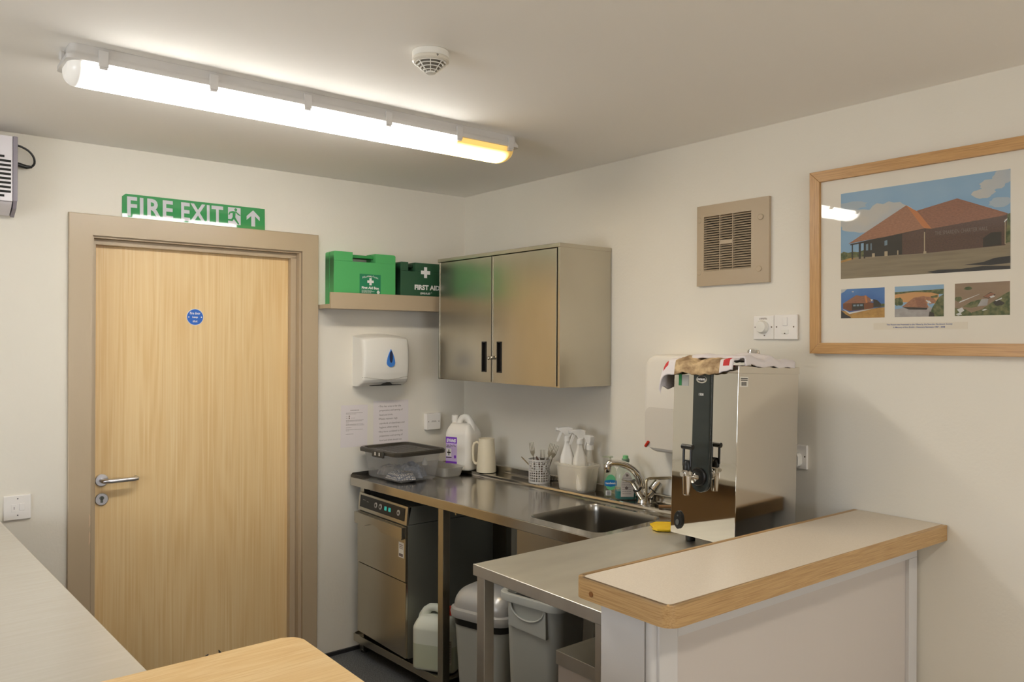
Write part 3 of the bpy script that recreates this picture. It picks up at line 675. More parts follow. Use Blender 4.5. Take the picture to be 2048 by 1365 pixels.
# ------------------------------------------------------------------ smoke detector
t = thing('smoke_detector', 'round white smoke detector on the ceiling behind the batten light', 'smoke detector', (-1.382, -1.772, CEIL)); t.scale = (1, 1, .70)
b = B(); b.lathe([(.049, -.0005), (.051, -.003), (.051, -.026), (.049, -.028)], (0, 0, 0), 48); b.build('base', WHITEP, t)
b = B(); b.lathe([(.050, -.028), (.0515, -.030), (.0515, -.040), (.047, -.0455)], (0, 0, 0), 48); b.build('head', mat('detector_cream', (220, 212, 196), .4), t)
b = B(); b.lathe([(.036, -.045), (.013, -.080)], (0, 0, 0), 32); b.build('sensing_chamber', mat('detector_mesh', (128, 122, 110), .6), t)
for r, z in ((.0435, -.0475), (.036, -.056), (.0285, -.066), (.020, -.0765)):
    b = B(); b.tube([(r * math.cos(2 * PI * k / 36), r * math.sin(2 * PI * k / 36), z) for k in range(36)], .0023, 6, closed=True); b.build('cage_ring', WHITEP, t)
b = B()
for k in range(8):
    a = 2 * PI * k / 8 + .2; b.tube([(.046 * math.cos(a), .046 * math.sin(a), -.045), (.014 * math.cos(a), .014 * math.sin(a), -.084)], .0015, 6)
b.lathe([(.014, -.080), (.014, -.087), (.011, -.0885)], (0, 0, 0), 24)
b.build('cage', WHITEP, t)
b = B(); b.M = Matrix.Rotation(R(-12), 4, 'Z'); b.text('9', 0.0, -.0350, None, .009, -.0520, bold=.02); b.build('number', BLACKI, t)

# ------------------------------------------------------------------ insect killer at the left edge
t = thing('insect_killer', 'wall-hung slotted metal unit with grey end cap at the top left edge', 'insect killer', (-2.168, 0, 2.085))
WM = mat('enamelled_metal', (226, 220, 222), .3); GC = mat('grey_end_cap', (140, 132, 140), .4)
b = B(); b.box(-.62, -.016, -.118, -.002, .014, .262, .003); b.build('casing', WM, t)
b = B(); b.box(-.016, 0, -.122, -.001, .016, .262, .003); b.prism([(-.118, .016), (-.001, .016), (-.001, -.02), (-.03, -.035), (-.100, -.010)], -.014, -.002, 'yz'); b.build('end_cap', GC, t)
b = B()
for k in range(10):
    z = .178 - k * .0165; x1 = -.022 if 0 < k < 9 else -.043
    b.box(-.60, x1, -.1192, -.112, z, z + .0085)
b.build('slots', DARKG, t)
b = B(); b.prism([(-.118, .012), (-.001, .012), (-.001, -.016), (-.03, -.030), (-.095, -.006)], -.62, -.018, 'yz'); b.build('catch_tray', WM, t)
b = B(); pts = [(-.002, -.05, .245), (.02, -.05, .240), (.045, -.045, .228), (.062, -.04, .208), (.066, -.035, .186), (.058, -.03, .172), (.046, -.028, .168)]
sp_ = []
for i in range(len(pts) - 1):
    for k in range(4):
        f = k / 4; p0 = Vector(pts[max(i - 1, 0)]); p1 = Vector(pts[i]); p2 = Vector(pts[i + 1]); p3 = Vector(pts[min(i + 2, len(pts) - 1)])
        sp_.append(.5 * ((2 * p1) + (p2 - p0) * f + (2 * p0 - 5 * p1 + 4 * p2 - p3) * f * f + (3 * p1 - p0 - 3 * p2 + p3) * f ** 3))
sp_.append(Vector(pts[-1]))
b.tube(sp_, .0042, 10); b.tube([(.058, -.03, .170), (.04, -.028, .168), (.02, -.028, .172), (-.002, -.028, .176)], [.005, .008, .009, .010], 12)
b.build('power_lead', BLACKP, t)
# ------------------------------------------------------------------ steel sink worktop (slightly askew to the wall)
WA = R(3.1)
WT = thing('sink_worktop', 'long stainless steel sink worktop on square legs along the right wall', 'worktop', (-.727, 0, 0), WA)
def Wp(x, y, z=.889):
    c, s_ = math.cos(WA), math.sin(WA); return (-.727 + c * x - s_ * y, s_ * x + c * y, z)
WD, WL_, WZ = .625, 1.682, .889
Y0 = -.036     # left end: clear of the door wall across the whole depth
sx0, sx1, sy0, sy1 = .068, .450, -1.640, -1.258
b = B()
# flat top with the bowl opening
hole = rrect(sx1 - sx0, sy1 - sy0, .045, 6, (sx0 + sx1) / 2, (sy0 + sy1) / 2)
outer = [(.006, Y0), (.512, Y0), (.512, -WL_), (.006, -WL_)]
def toprings(b, z):
    hv = [b.v((x, y, z)) for x, y in hole]; n = len(hv)
    # outer points matched by angle to the hole points
    cx, cy = (sx0 + sx1) / 2, (sy0 + sy1) / 2; ov = []
    for x, y in hole:
        dx, dy = x - cx, y - cy; t_ = 1e9
        if dx > 1e-6: t_ = min(t_, (.512 - cx) / dx)
        if dx < -1e-6: t_ = min(t_, (.006 - cx) / dx)
        if dy > 1e-6: t_ = min(t_, (sy1 + .05 - cy) / dy)
        if dy < -1e-6: t_ = min(t_, (-WL_ - cy) / dy)
        ov.append(b.v((cx + dx * t_, cy + dy * t_, z)))
    for i in range(n): b.face([hv[i], hv[(i + 1) % n], ov[(i + 1) % n], ov[i]], False)
    for X, Y in ((.006, sy1 + .05), (.512, sy1 + .05), (.006, -WL_), (.512, -WL_)):
        # fill the corner triangles
        best = sorted(ov, key=lambda q: (q.co.x - X) ** 2 + (q.co.y - Y) ** 2)
        on_x = [q for q in best if abs(q.co.x - X) < 1e-5][0]; on_y = [q for q in best if abs(q.co.y - Y) < 1e-5][0]
        if (on_x.co - on_y.co).length > 1e-5: b.face([on_x, on_y, b.v((X, Y, z))], False)
toprings(b, WZ)
b.box(.006, .512, sy1 + .05, Y0, WZ - .002, WZ)
b.box(0, .008, -WL_, Y0, WZ - .040, WZ + .001, .003, 3)                  # rounded front edge
b.box(.006, .51, -WL_, -WL_ + .003, WZ - .040, WZ - .0005)
b.prism([(.508, WZ - .001), (.514, WZ + .013), (.518, WZ + .015), (.612, WZ + .015), (.618, WZ + .018), (.619, WZ + .047), (.625, WZ + .047), (.625, WZ - .04), (.60, WZ - .04), (.508, WZ - .004)], -WL_, Y0, 'xz') if False else None
# raised back ledge and upstand, swept along y
prof = [(.506, WZ - .0005), (.511, WZ + .004), (.514, WZ + .012), (.519, WZ + .0148), (.600, WZ + .015), (.609, WZ + .017), (.612, WZ + .024), (.612, WZ + .046), (.616, WZ + .048), (.625, WZ + .048), (.625, WZ - .04), (.621, WZ - .04), (.621, WZ + .010), (.506, WZ - .004)]
A1 = [b.v((x, -WL_, z)) for x, z in prof]; A2 = [b.v((x, Y0, z)) for x, z in prof]
for i in range(len(prof)): b.face([A1[i], A1[(i + 1) % len(prof)], A2[(i + 1) % len(prof)], A2[i]])
b.face(A1); b.face(A2[::-1])
# upturned rim at the left end by the door wall
b.prism([(0, WZ - .04), (0, WZ + .012), (.012, WZ + .022), (.625, WZ + .024), (.625, WZ - .04)], Y0 - .004, Y0, 'xz')
b.build('worktop', STEELT, WT, sharp=25)
# bowl
b = B(); cx, cy = (sx0 + sx1) / 2, (sy0 + sy1) / 2; W1, H1 = sx1 - sx0, sy1 - sy0
rs = [ring(W1, H1, .045, WZ, cx, cy, 6), ring(W1 - .006, H1 - .006, .045, WZ - .004, cx, cy, 6), ring(W1 - .012, H1 - .012, .05, WZ - .03, cx, cy, 6), ring(W1 - .018, H1 - .018, .05, WZ - .14, cx, cy, 6), ring(W1 - .05, H1 - .05, .05, WZ - .168, cx, cy, 6), ring(.09, .09, .044, WZ - .174, cx, cy, 6)]
b.rings(rs, cap0=False)
b.build('bowl_basin', mat('bowl_steel', (160, 156, 148), .27, 1.0), WT, sharp=60)
b = B()
b.box(.040, .044, -WL_ + .004, -1.236, .68, WZ - .012); b.box(.044, .50, -1.240, -1.236, .68, WZ - .012); b.box(.044, .50, -WL_ + .004, -1.240, .68, .684)
b.build('bowl_skirt', STEELV, WT)
b = B(); b.lathe([(.036, 0), (.034, .002), (.02, .001), (.019, -.004)], (cx, cy, WZ - .1735), 24); b.build('plughole', CHROME, WT)
for x, y in ((.052, -.006 + Y0), (.004, -.766), (.020, -1.655), (.56, -.05), (.53, -.62), (.56, -1.655)):
    b = B(); b.box(x, x + .038, y - .038, y, .012, WZ - .003, .003); o = b.build('leg', STEELV, WT)
    b = B(); b.lathe([(.017, 0), (.015, .012)], (x + .019, y - .019, 0), 16); b.build('foot', BLACKP, o)
b = B(); b.box(.02, .60, -.79, -.045, .094, .100, .001); b.box(.016, .022, -.79, -.045, .066, .103, .001); b.prism([(.022, .10), (.60, .10), (.60, .112), (.05, .112), (.022, .106)], -.052, -.048, 'xz')
b.build('undershelf', STEELV, WT)
b = B(); b.box(.61, .618, -WL_ + .01, -.06, .80, WZ - .005); b.box(.03, .6, -.86, -.852, .83, WZ - .004); b.build('cross_rail', STEELV, WT)

# ------------------------------------------------------------------ return table, near side
RT_ = thing('steel_table', 'low-sheen stainless steel table between the sink worktop and the white half wall', 'table', (-1.172, -1.694, 0))
b = B(); TD, TL, TZ = 1.100, .562, .900
prof = [(0, TZ - .034), (0, TZ - .004), (.0015, TZ - .001), (.005, TZ), (TD, TZ), (TD, TZ - .034), (TD - .002, TZ - .034), (TD - .002, TZ - .003), (.003, TZ - .003), (.003, TZ - .034)]
b.prism([(.002, -.002), (TD, -.002), (TD, -TL + .002), (.002, -TL + .002)], TZ - .004, TZ, 'xy')
b.box(0, .005, -TL, 0, TZ - .034, TZ + .0006, .0022, 3); b.box(0, TD, -.004, 0, TZ - .034, TZ - .0005, .0015); b.box(0, TD, -TL, -TL + .004, TZ - .034, TZ - .0005, .0015)
b.build('table_top', STEELR, RT_)
for x, y in ((.006, -.012), (.006, -TL + .046), (TD - .05, -.012), (TD - .05, -TL + .046)):
    b = B(); b.box(x, x + .038, y - .038, y, .012, TZ - .003, .003); o = b.build('leg', STEELR, RT_)
    b = B(); b.lathe([(.017, 0), (.015, .012)], (x + .019, y - .019, 0), 16); b.build('foot', BLACKP, o)
b = B(); b.box(.024, .030, -TL + .05, -.06, TZ - .09, TZ - .045) if False else None
b.box(TD - .03, TD - .026, -TL + .03, -.05, TZ - .10, TZ - .04); b.build('cross_rail', STEELR, RT_)

# ------------------------------------------------------------------ steel pedestal below the return table
t = thing('steel_pedestal', 'short steel cabinet with a lipped top under the table, beside the open bin', 'cabinet', (-1.078, -1.966, 0))
B().box(0, .42, -.225, 0, .66, .700, .002).build('top', STEELR, t)
b = B(); b.box(.006, .414, -.220, -.005, .05, .66); b.build('body', mat('pedestal_steel', (214, 204, 194), .5, .6), t)
b = B(); b.box(.03, .39, -.20, -.03, 0, .05); b.build('plinth', BLACKP, t)

# ------------------------------------------------------------------ glass washer
GX, GY, GZ = -.706, -.078, .103
t = thing('glass_washer', 'stainless steel glass washer with a dark control strip under the worktop', 'glass washer', (GX, GY, GZ + .0), RW)
gw, gh, gd = .462, .715, .50
b = B(); b.box(0, gw, .012, gd, .02, gh - .085, .002); b.box(.0, gw, .014, gd, gh - .083, gh - .002, .002); b.build('body', mat('washer_side_steel', (128, 128, 118), .38, .55, bump=((4, 4, 260), .05)), t)
b = B(); b.prism([(.012, gh - .084), (.002, gh - .084), (.010, gh), (.03, gh)], 0, gw, 'yz', bev=.001); b.build('control_fascia', STEELV, t)
def tilt(b, x, z, d=-.0006):   # local plane of the sloping fascia
    b.M = Matrix.Translation((0, .002 + d, gh - .084)) @ Matrix.Rotation(R(-5.4), 4, 'X')
b = B(); tilt(b, 0, 0); b.box(.018, gw - .022, -.0012, .0004, .016, .074); cp = b.build('control_strip', BLACKP, t)
SIL = mat('silver_print', (150, 146, 138), .4)
for x in (.176, .220, .388):
    b = B(); tilt(b, 0, 0, -.0016); b.lathe([(.0135, 0), (.0135, -.002), (.012, -.003)], (x, 0, .046), 24, 'y'); bt = b.build('button', SIL, t)
    b = B(); tilt(b, 0, 0, -.0016); b.lathe([(.006, -.003), (.006, -.0034)], (x, 0, .046), 16, 'y'); b.build('button_mark', BLACKI, bt)
b = B(); tilt(b, 0, 0, -.0006); b.text('88', .268, .046, .022, .020, -.0016, bold=.03); b.text('88', .306, .046, .022, .020, -.0016, bold=.03)
b.build('display_digits', mat('display_teal', (40, 120, 110), .5, emit=((60, 190, 170), .5)), t)
b = B(); tilt(b, 0, 0, -.0006); words(b, .045, .075, .052, .003, -.0016); words(b, .085, .105, .048, .003, -.0016); b.build('print', SIL, t)
b = B(); b.box(.001, gw - .001, -.002, .012, .372, gh - .090, .002); d_ = b.build('door', STEELV, t)
b = B()
pts = [(.003, gh - .092), (gw - .003, gh - .092), (gw - .003, gh - .140), (gw - .010, gh - .148), (.275, gh - .148)]
for k in range(9): f = k / 8; pts.append((.275 - .17 * f, gh - .148 + .022 * math.sin(f * PI)))
pts += [(.010, gh - .148), (.003, gh - .140)]
b.prism(pts, -.022, -.002, bev=.003); hd_ = b.build('handle_band', STEELV, d_)
b = B(); b.box(.001, gw - .001, 0, .012, .024, .368, .002); b.build('lower_panel', STEELV, t)
b = B(); b.box(gw - .060, gw - .016, -.0028, -.002, gh - .236, gh - .166); st = b.build('door_sticker', mat('sticker_white', (225, 220, 208), .5), t)
b = B()
for z in (.176, .184, .192): words(b, gw - .055, gw - .022, gh - z - .004, .004, -.0031)
b.box(gw - .056, gw - .022, -.0034, -.0029, gh - .231, gh - .218); b.build('sticker_print', INK, st)
for x, y in ((.03, .05), (gw - .03, .05), (.03, gd - .05), (gw - .03, gd - .05)):
    b = B(); b.lathe([(.016, -.003), (.016, .022)], (x, y, 0), 16); b.build('foot', BLACKP, t)

# ------------------------------------------------------------------ jerrycans on the undershelf
def jerry(name, label, loc, rz, s, m, capm, liquid=None, lab=None, group=None):
    """square-shouldered can with a moulded loop handle and a neck; local front is -y, neck on the -x side"""
    t = thing(name, label, 'jerrycan', loc, rz)
    W_, D_, H_ = .185 * s, .128 * s, .205 * s
    b = B(); c = .03 * s
    def body(b, z0, z1, infl=0):
        zs = [0, .006, .012, .05, .12, .165, .185, .205, .222, .236, .246]
        rs = []
        for z in zs:
            zz = z * s
            if zz < z0 - 1e-6 or zz > z1 + 1e-6: continue
            k = 1.0 if z <= .165 else 1 - ((z - .165) / .081) ** 1.6 * .62
            kd = 1.0 if z <= .165 else 1 - ((z - .165) / .081) ** 2 * .38
            e = .955 if z == 0 else (.985 if z == .006 else 1)
            rs.append(ring(W_ * k * e + infl, D_ * kd * e + infl, c * min(1, k) * .95, zz, 0, 0, 5))
        return b.rings(rs)
    return t, b, body, W_, D_
def can(name, label, loc, rz, s, m, capm):
    t = thing(name, label, 'jerrycan', loc, rz)
    W_, D_ = .185 * s, .125 * s
    # side outline (x, z) of a handled can with a hole, extruded in y and rounded
    b = B()
    rs = []
    for z, k, kd, e in ((0, .95, .93, 0), (.005, .99, .98, 0), (.012, 1, 1, 0), (.10, 1, 1, 0), (.160, 1, 1, 0), (.168, .985, .98, 0), (.180, .93, .90, 0), (.192, .86, .78, 0), (.204, .78, .62, 0), (.212, .70, .46, 0)):
        rs.append(ring(W_ * k, D_ * kd, .03 * s * min(k, kd), z * s, .002, 0, 5))
    b.rings(rs)
    b.build('body', m, t, sharp=60)
    b = B(); P = [(-.034, 0, .190), (-.024, 0, .214), (-.008, 0, .232), (.012, 0, .238), (.034, 0, .235), (.050, 0, .222), (.064, 0, .200), (.074, 0, .172)]
    b.tube([(x * s, y * s, z * s) for x, y, z in P], [.021 * s, .019 * s, .0165 * s, .0155 * s, .0165 * s, .019 * s, .021 * s, .018 * s], 14)
    b.build('handle', m, t, sharp=60)
    b = B(); b.lathe([(.021 * s, .195 * s), (.019 * s, .215 * s), (.019 * s, .228 * s)], (-.058 * s, 0, 0), 24); b.build('neck', m, t)
    b = B(); b.lathe([(.021 * s, .218 * s), (.0215 * s, .222 * s), (.0205 * s, .244 * s), (.018 * s, .246 * s)], (-.058 * s, 0, 0), 28); b.build('cap', capm, t)
    return t, W_, D_
HD2 = mat('translucent_can', (214, 218, 206), .4)
ux, uy, _z = Wp(.092, -.655)
jc, jw, jd = can('jerrycan', 'part-filled milky jerrycan with red cap on the undershelf beside the glass washer', (ux, uy, .103), R(122), 1.12, HD2, RED)
b = B(); b.rings([ring(jw * 1.004, jd * 1.008, .031, .012), ring(jw * 1.004, jd * 1.008, .031, .118)], False, False); b.build('liquid_level', mat('can_liquid_tint', (186, 192, 170), .35), jc)
b = B(); b.box(jw / 2 - .002, jw / 2 + .012, -.012, .018, .088, .125); b.build('side_tag', PAPER, jc)
b = B(); b.box(-jw / 2 + .008, -.040, jd / 2 + .0002, jd / 2 + .0012, .045, .150); ls_ = b.build('label_sheet', mat('label_grey', (176, 174, 166), .6), jc)
b = B()
for k in range(13):
    z = .143 - k * .0074; x = -jw / 2 + .012
    while x < -.045:
        l = random.uniform(.004, .012); b.box(x, min(x + l, -.043), jd / 2 + .0011, jd / 2 + .0016, z, z + .003); x += l + .002
b.build('label_print', INK, ls_)

# ------------------------------------------------------------------ bins
def binbody(b, W0, D0, W1, D1, H, r=.05, wall=True):
    rs = [ring(W0 * .96, D0 * .96, r * .7, 0), ring(W0, D0, r * .75, .008)]
    n = 6
    for k in range(1, n + 1):
        f = k / n; rs.append(ring(W0 + (W1 - W0) * f, D0 + (D1 - D0) * f, r * (.75 + .25 * f), .008 + (H - .008) * f))
    return rs
t = thing('swing_bin', 'grey swing bin with domed silver lid behind the table leg', 'bin', (-.615, -1.065, 0), R(-74))
b = B(); b.rings(binbody(b, .215, .165, .270, .215, .475)); b.build('bin_body', GREYP, t, sharp=50)
b = B(); b.rings([ring(.276, .220, .06, .425), ring(.282, .226, .06, .462)]); b.build('bin_liner', BLACKP, t)
b = B(); b.rings([ring(.280, .224, .06, .452), ring(.300, .244, .065, .456), ring(.306, .250, .068, .470), ring(.300, .244, .066, .488), ring(.270, .214, .06, .496)], True, True); rim = b.build('lid_rim', GREYL, t)
b = B(); n = 22
rs = []
for k in range(0, 11):
    a = PI / 2 * k / 10; c = math.cos(a) ** .42 if k < 10 else .02; rs.append(ring(.276 * c, .220 * max(.02, math.cos(a) ** .62 if k < 10 else .02), .055 * c, .494 + .082 * math.sin(a)))
b.rings(rs); b.build('swing_flap', GREYL, t, sharp=60)
b = B(); b.box(.150, .168, -.020, .020, .462, .478, .004); b.build('lid_catch', GREYL, t)

t = thing('open_bin', 'open grey plastic bin with no lid under the table edge', 'bin', (-.612, -1.395, 0), R(-80))
b = B(); out = binbody(b, .215, .165, .260, .205, .605)
inn = [ring(.250, .195, .045, .605), ring(.208, .158, .035, .03)]
b.rings(out + inn, True, True); b.build('bin_body', GREYP, t, sharp=50)
b = B(); W_, D_ = .300, .232
def loop(w_, d_, z, r=.05): return ring(w_, d_, r, z)
b.rings([loop(.256, .201, .600), loop(W_, D_, .602), loop(W_ + .002, D_ + .002, .606), loop(W_ + .002, D_ + .002, .628), loop(W_ - .004, D_ - .004, .632), loop(W_ - .030, D_ - .030, .631), loop(W_ - .038, D_ - .038, .624), loop(.252, .197, .602)], closed=True)
b.build('rim', mat('grey_rim', (172, 173, 166), .42), t, sharp=50)
# scalloped grip on the face towards the camera
b = B(); pts = [(0, 0, 0)]
for k in range(13):
    a = PI * k / 12; pts.append((-.080 * math.cos(a), -.110 - .004 * math.sin(a), .600 - .052 * math.sin(a)))
b.tube(pts[1:], .0035, 8); gp = b.build('scalloped_grip', mat('grey_rim', ()) if False else MATS['grey_rim'], t)
b = B(); b.prism([(-.090, .515), (.090, .500), (.088, .598)] + [(.080 * math.cos(PI * k / 12), .600 - .052 * math.sin(PI * k / 12)) for k in range(13)] + [(-.088, .598)], -.112, -.092); b.build('grip_panel', GREYP, t)
b = B(); b.prism([(.072, .50), (.096, .46), (.104, .40), (.092, .415)], -.122, -.104); b.build('torn_edge', GREYP, t) if False else b.bm.free()

# ------------------------------------------------------------------ plastic tub with tea towels
tx, ty, _z = Wp(.185, -.222)
t = thing('storage_tub', 'clear plastic tub with a black lid holding tea towels on the worktop', 'tub', (tx, ty, .8905), WA)
TBP = thin_glass('tub_plastic', (.97, .97, .97), 0, (246, 244, 240), .15)
b = B(); w0, d0, w1, d1, H = .225, .292, .264, .322, .135
rs = [ring(w0 - .02, d0 - .02, .02, .001), ring(w0, d0, .025, .008), ring(w1, d1, .03, H), ring(w1 - .003, d1 - .003, .03, H), ring(w0 - .004, d0 - .004, .025, .010), ring(w0 - .024, d0 - .024, .02, .003)]
b.rings(rs); b.build('tub', TBP, t, sharp=50)
b = B()
lidw, lidd = w1 + .038, d1 + .034
b.rings([ring(w1 + .008, d1 + .008, .032, H - .004), ring(lidw, lidd, .036, H - .003), ring(lidw + .002, lidd + .002, .036, H + .012), ring(lidw - .010, lidd - .010, .034, H + .018), ring(lidw - .032, lidd - .032, .03, H + .017), ring(lidw - .044, lidd - .044, .028, H + .008)], True, True)
lid = b.build('lid', mat('lid_charcoal', (58, 54, 47), .3), t, sharp=40)
b = B()
for k in range(9): y = -.12 + k * .03; b.box(-.09, .09, y, y + .004, H + .0078, H + .0090)
b.build('lid_ribs', MATS['lid_charcoal'], lid)
for s_ in (-1, 1):
    b = B(); b.box(s_ * (lidw / 2 - .004), s_ * (lidw / 2 + .010), -.070, .030, H - .018, H + .016, .006, 3); b.build('clip', MATS['lid_charcoal'], t)
b = B(); b.box(-lidw / 2 - .0108, -lidw / 2 - .0095, -.045, -.037, H - .008, H + .008); b.box(-lidw / 2 - .0108, -lidw / 2 - .0095, -.008, 0, H - .008, H + .008); b.build('clip_glint_mark', WHITEP, t)
def checked(name, base, line, sc):
    m = mat(name, base, .9); nt = m.node_tree; L = nt.links.new; bs = nt.nodes['Principled BSDF']
    tc = nt.nodes.new('ShaderNodeTexCoord'); out = None
    for d in (0, 1, 2):
        wv = nt.nodes.new('ShaderNodeTexWave'); wv.bands_direction = 'XYZ'[d]; wv.inputs['Scale'].default_value = sc; L(tc.outputs['Object'], wv.inputs[0])
        r_ = nt.nodes.new('ShaderNodeMath'); r_.operation = 'GREATER_THAN'; r_.inputs[1].default_value = .86; L(wv.outputs['Fac'], r_.inputs[0])
        if out is None: out = r_.outputs[0]
        else:
            a_ = nt.nodes.new('ShaderNodeMath'); a_.operation = 'MAXIMUM'; L(out, a_.inputs[0]); L(r_.outputs[0], a_.inputs[1]); out = a_.outputs[0]
    mx = nt.nodes.new('ShaderNodeMix'); mx.data_type = 'RGBA'; mx.inputs[6].default_value = rgb(*base); mx.inputs[7].default_value = rgb(*line); L(out, mx.inputs[0]); L(mx.outputs[2], bs.inputs['Base Color'])
    return m
from mathutils import noise as NZ
def heap(b, cx, cy, rx, ry, h, z0, seed, n=30, rough=.25):
    def fn(u, v):
        a = u * 2 * PI; r = v
        nx = NZ.noise(Vector((math.cos(a) * r * 2.2 + seed, math.sin(a) * r * 2.2, seed))) ; n2 = NZ.noise(Vector((math.cos(a) * r * 6 + seed, math.sin(a) * r * 6, 3 * seed)))
        rr = 1 + .10 * math.sin(5 * a + seed)
        return (cx + rx * r * rr * math.cos(a), cy + ry * r * rr * math.sin(a), z0 + max(0, h * (.86 - .86 * r ** 6) + (nx * .7 + n2 * .6 + .35 * abs(NZ.noise(Vector((math.cos(a) * r * 4 + 9 * seed, math.sin(a) * r * 4, seed))))) * max(h, .045) * rough * .9 * (1 - r ** 4)))
    b.grid(fn, n * 2, n)
TXW = (ux, uy)
def clothheap(label, dx, dy, rx, ry, h, seed, m, z0=.012):
    b = B(); heap(b, 0, 0, rx, ry, h, 0, seed, 22, .35)
    c_, s_ = math.cos(WA), math.sin(WA)
    o = b.build('tea_towel', m); o.location = (tx + c_ * dx - s_ * dy, ty + s_ * dx + c_ * dy, .8905 + z0); o['label'] = label; o['category'] = 'tea towel'; o['group'] = 'tea towels inside the clear tub'
clothheap('crumpled white-and-blue checked tea towel inside the clear tub', -.045, -.060, .066, .085, .034, 1.3, checked('blue_check', (206, 200, 192), (70, 84, 110), 26))
clothheap('dark blue-grey crumpled tea towel heaped highest inside the clear tub', .042, -.03, .055, .090, .060, 4.1, mat('navy_cloth', (112, 122, 142), .95, noise=((60, 60, 60), (172, 178, 190), .2)))
clothheap('grey-brown striped tea towel bunched at the far end inside the clear tub', .000, .090, .078, .052, .045, 7.7, mat('taupe_cloth', (172, 164, 156), .95, noise=((14, 90, 14), (96, 98, 106), .2)))
b = B(); b.lathe([(.012, 0), (.014, .01), (.009, .028), (.003, .036)], (0, 0, 0), 14); c_, s_ = math.cos(WA), math.sin(WA)
o = b.build('plastic_scrap', WHITEP); o.location = (tx + c_ * .06 - s_ * -.11, ty + s_ * .06 + c_ * -.11, .8905 + .070); o['label'] = 'small white plastic piece among tea towels inside the clear tub'; o['category'] = 'plastic piece'

# small clear tray behind the tub
ax, ay, _z = Wp(.392, -.262)
t = thing('plastic_tray', 'small clear plastic tray between the lidded tub and the white jug', 'tray', (ax, ay, .8905), WA)
b = B(); rs = [ring(.105, .22, .02, .001), ring(.112, .228, .022, .006), ring(.130, .250, .026, .046), ring(.142, .262, .028, .048), ring(.142, .262, .028, .050), ring(.127, .247, .024, .048), ring(.109, .225, .02, .007), ring(.10, .215, .018, .003)]
b.rings(rs); b.build('tray_shell', thin_glass('tray_plastic', (.97, .97, .96), 0, (225, 222, 214), .4), t, sharp=50)

# ------------------------------------------------------------------ detergent jug
ax, ay, _z = Wp(.534, -.272)
jg, jw, jd = can('detergent_jug', 'white detergent jug with a purple label on the worktop ledge', (ax, ay, .9045), R(-72), 1.02, HDPE, HDPE); jg.scale = (.86, 1, 1.12)
jg['category'] = 'jug'
b = B(); FX = -.002
b.M = Matrix.Identity(4)
LBM = [mat('label_purple', (126, 66, 190), .4), mat('label_lilac', (208, 186, 228), .45), SOCKW, BLACKI]
def lab(b, x0, x1, z0, z1, k, d): b.mi = k; b.box(x0, x1, -jd / 2 - d - .0003, -jd / 2 - d, z0, z1)
lx0, lx1 = -.074, .010
lab(b, lx0, lx1, .030, .150, 1, .0006); lab(b, lx0, lx1, .124, .153, 0, .0014); lab(b, lx0, lx1, .028, .040, 0, .0014)
lab(b, lx0 + .004, lx0 + .042, .062, .098, 2, .0010)
lab(b, lx0 + .0205, lx0 + .0265, .066, .094, 3, .0014); lab(b, lx0 + .010, lx0 + .037, .077, .083, 3, .0014); lab(b, lx0 + .002, lx0 + .044, .0545, .0585, 3, .0012)
b.build('label_sheet', LBM, jg)
b = B(); b.text('EVANS', (lx0 + lx1) / 2, .1365, .070, .016, -jd / 2 - .0022, bold=.05, shear=.15); b.build('label_lettering', SOCKW, jg)
b = B(); b.text('Safe Zone Plus', (lx0 + lx1) / 2, .113, .070, .010, -jd / 2 - .0022); words(b, lx0 + .004, lx0 + .035, .104, .002, -jd / 2 - .0022)
b.build('label_print', BLACKI, jg)
b = B(); b.lathe([(.008, 0), (.008, -.0006)], (lx1 - .014, -jd / 2 - .001, .062), 20, 'y'); b.build('label_spot', LBM[0], jg)

# ------------------------------------------------------------------ cream pitcher
ax, ay, _z = Wp(.560, -.432)
t = thing('cream_pitcher', 'tall cream plastic pitcher with a loop handle beside the detergent jug', 'pitcher', (ax, ay, .9045), R(-50))
b = B(); b.lathe([(.048, 0), (.051, .002), (.0505, .02), (.040, .168), (.0405, .172), (.0385, .173), (.0375, .168), (.047, .02), (.046, .006)], (0, 0, 0), 40); b.build('pitcher_body', CREAMP, t, sharp=50)
b = B(); P = [(-.038, 0, .145), (-.050, 0, .152), (-.064, 0, .146), (-.070, 0, .13), (-.071, 0, .085), (-.069, 0, .058), (-.062, 0, .044), (-.052, 0, .040), (-.046, 0, .046)]
b.tube(P, [.006, .0065, .007, .007, .007, .007, .007, .007, .006], 12); b.build('pitcher_handle', CREAMP, t)

# ------------------------------------------------------------------ cutlery basket and cutlery
ax, ay, _z = Wp(.563, -.820)
CB = (ax, ay, .9045)
t = thing('cutlery_basket', 'round grey lattice cutlery basket on the worktop ledge', 'basket', CB)
b = B(); n = 26; rr = .050; HB = .112
def ringb(z, r=rr, h=.0028, th=.0022):
    b.rings([[((r + d) * math.cos(2 * PI * k / 52), (r + d) * math.sin(2 * PI * k / 52), z + dz) for k in range(52)] for d, dz in ((th / 2, 0), (th / 2, h), (-th / 2, h), (-th / 2, 0))], closed=True)
ringb(0, h=.008); ringb(HB - .008, rr + .001, .008, .004)
for k in range(1, 9): ringb(.006 + k * .0114, h=.0032)
for k in range(n):
    a = 2 * PI * k / n; b.M = Matrix.Rotation(a, 4, 'Z'); b.box(rr - .0011, rr + .0011, -.0018, .0018, 0, HB - .002)
b.M = Matrix.Identity(4); b.lathe([(rr, .0005), (rr, .003)], (0, 0, 0), 40)
b.build('basket_lattice', mat('basket_grey', (204, 200, 194), .4), t, sharp=50)
CUT = mat('cutlery_steel', (190, 186, 176), .18, 1.0)
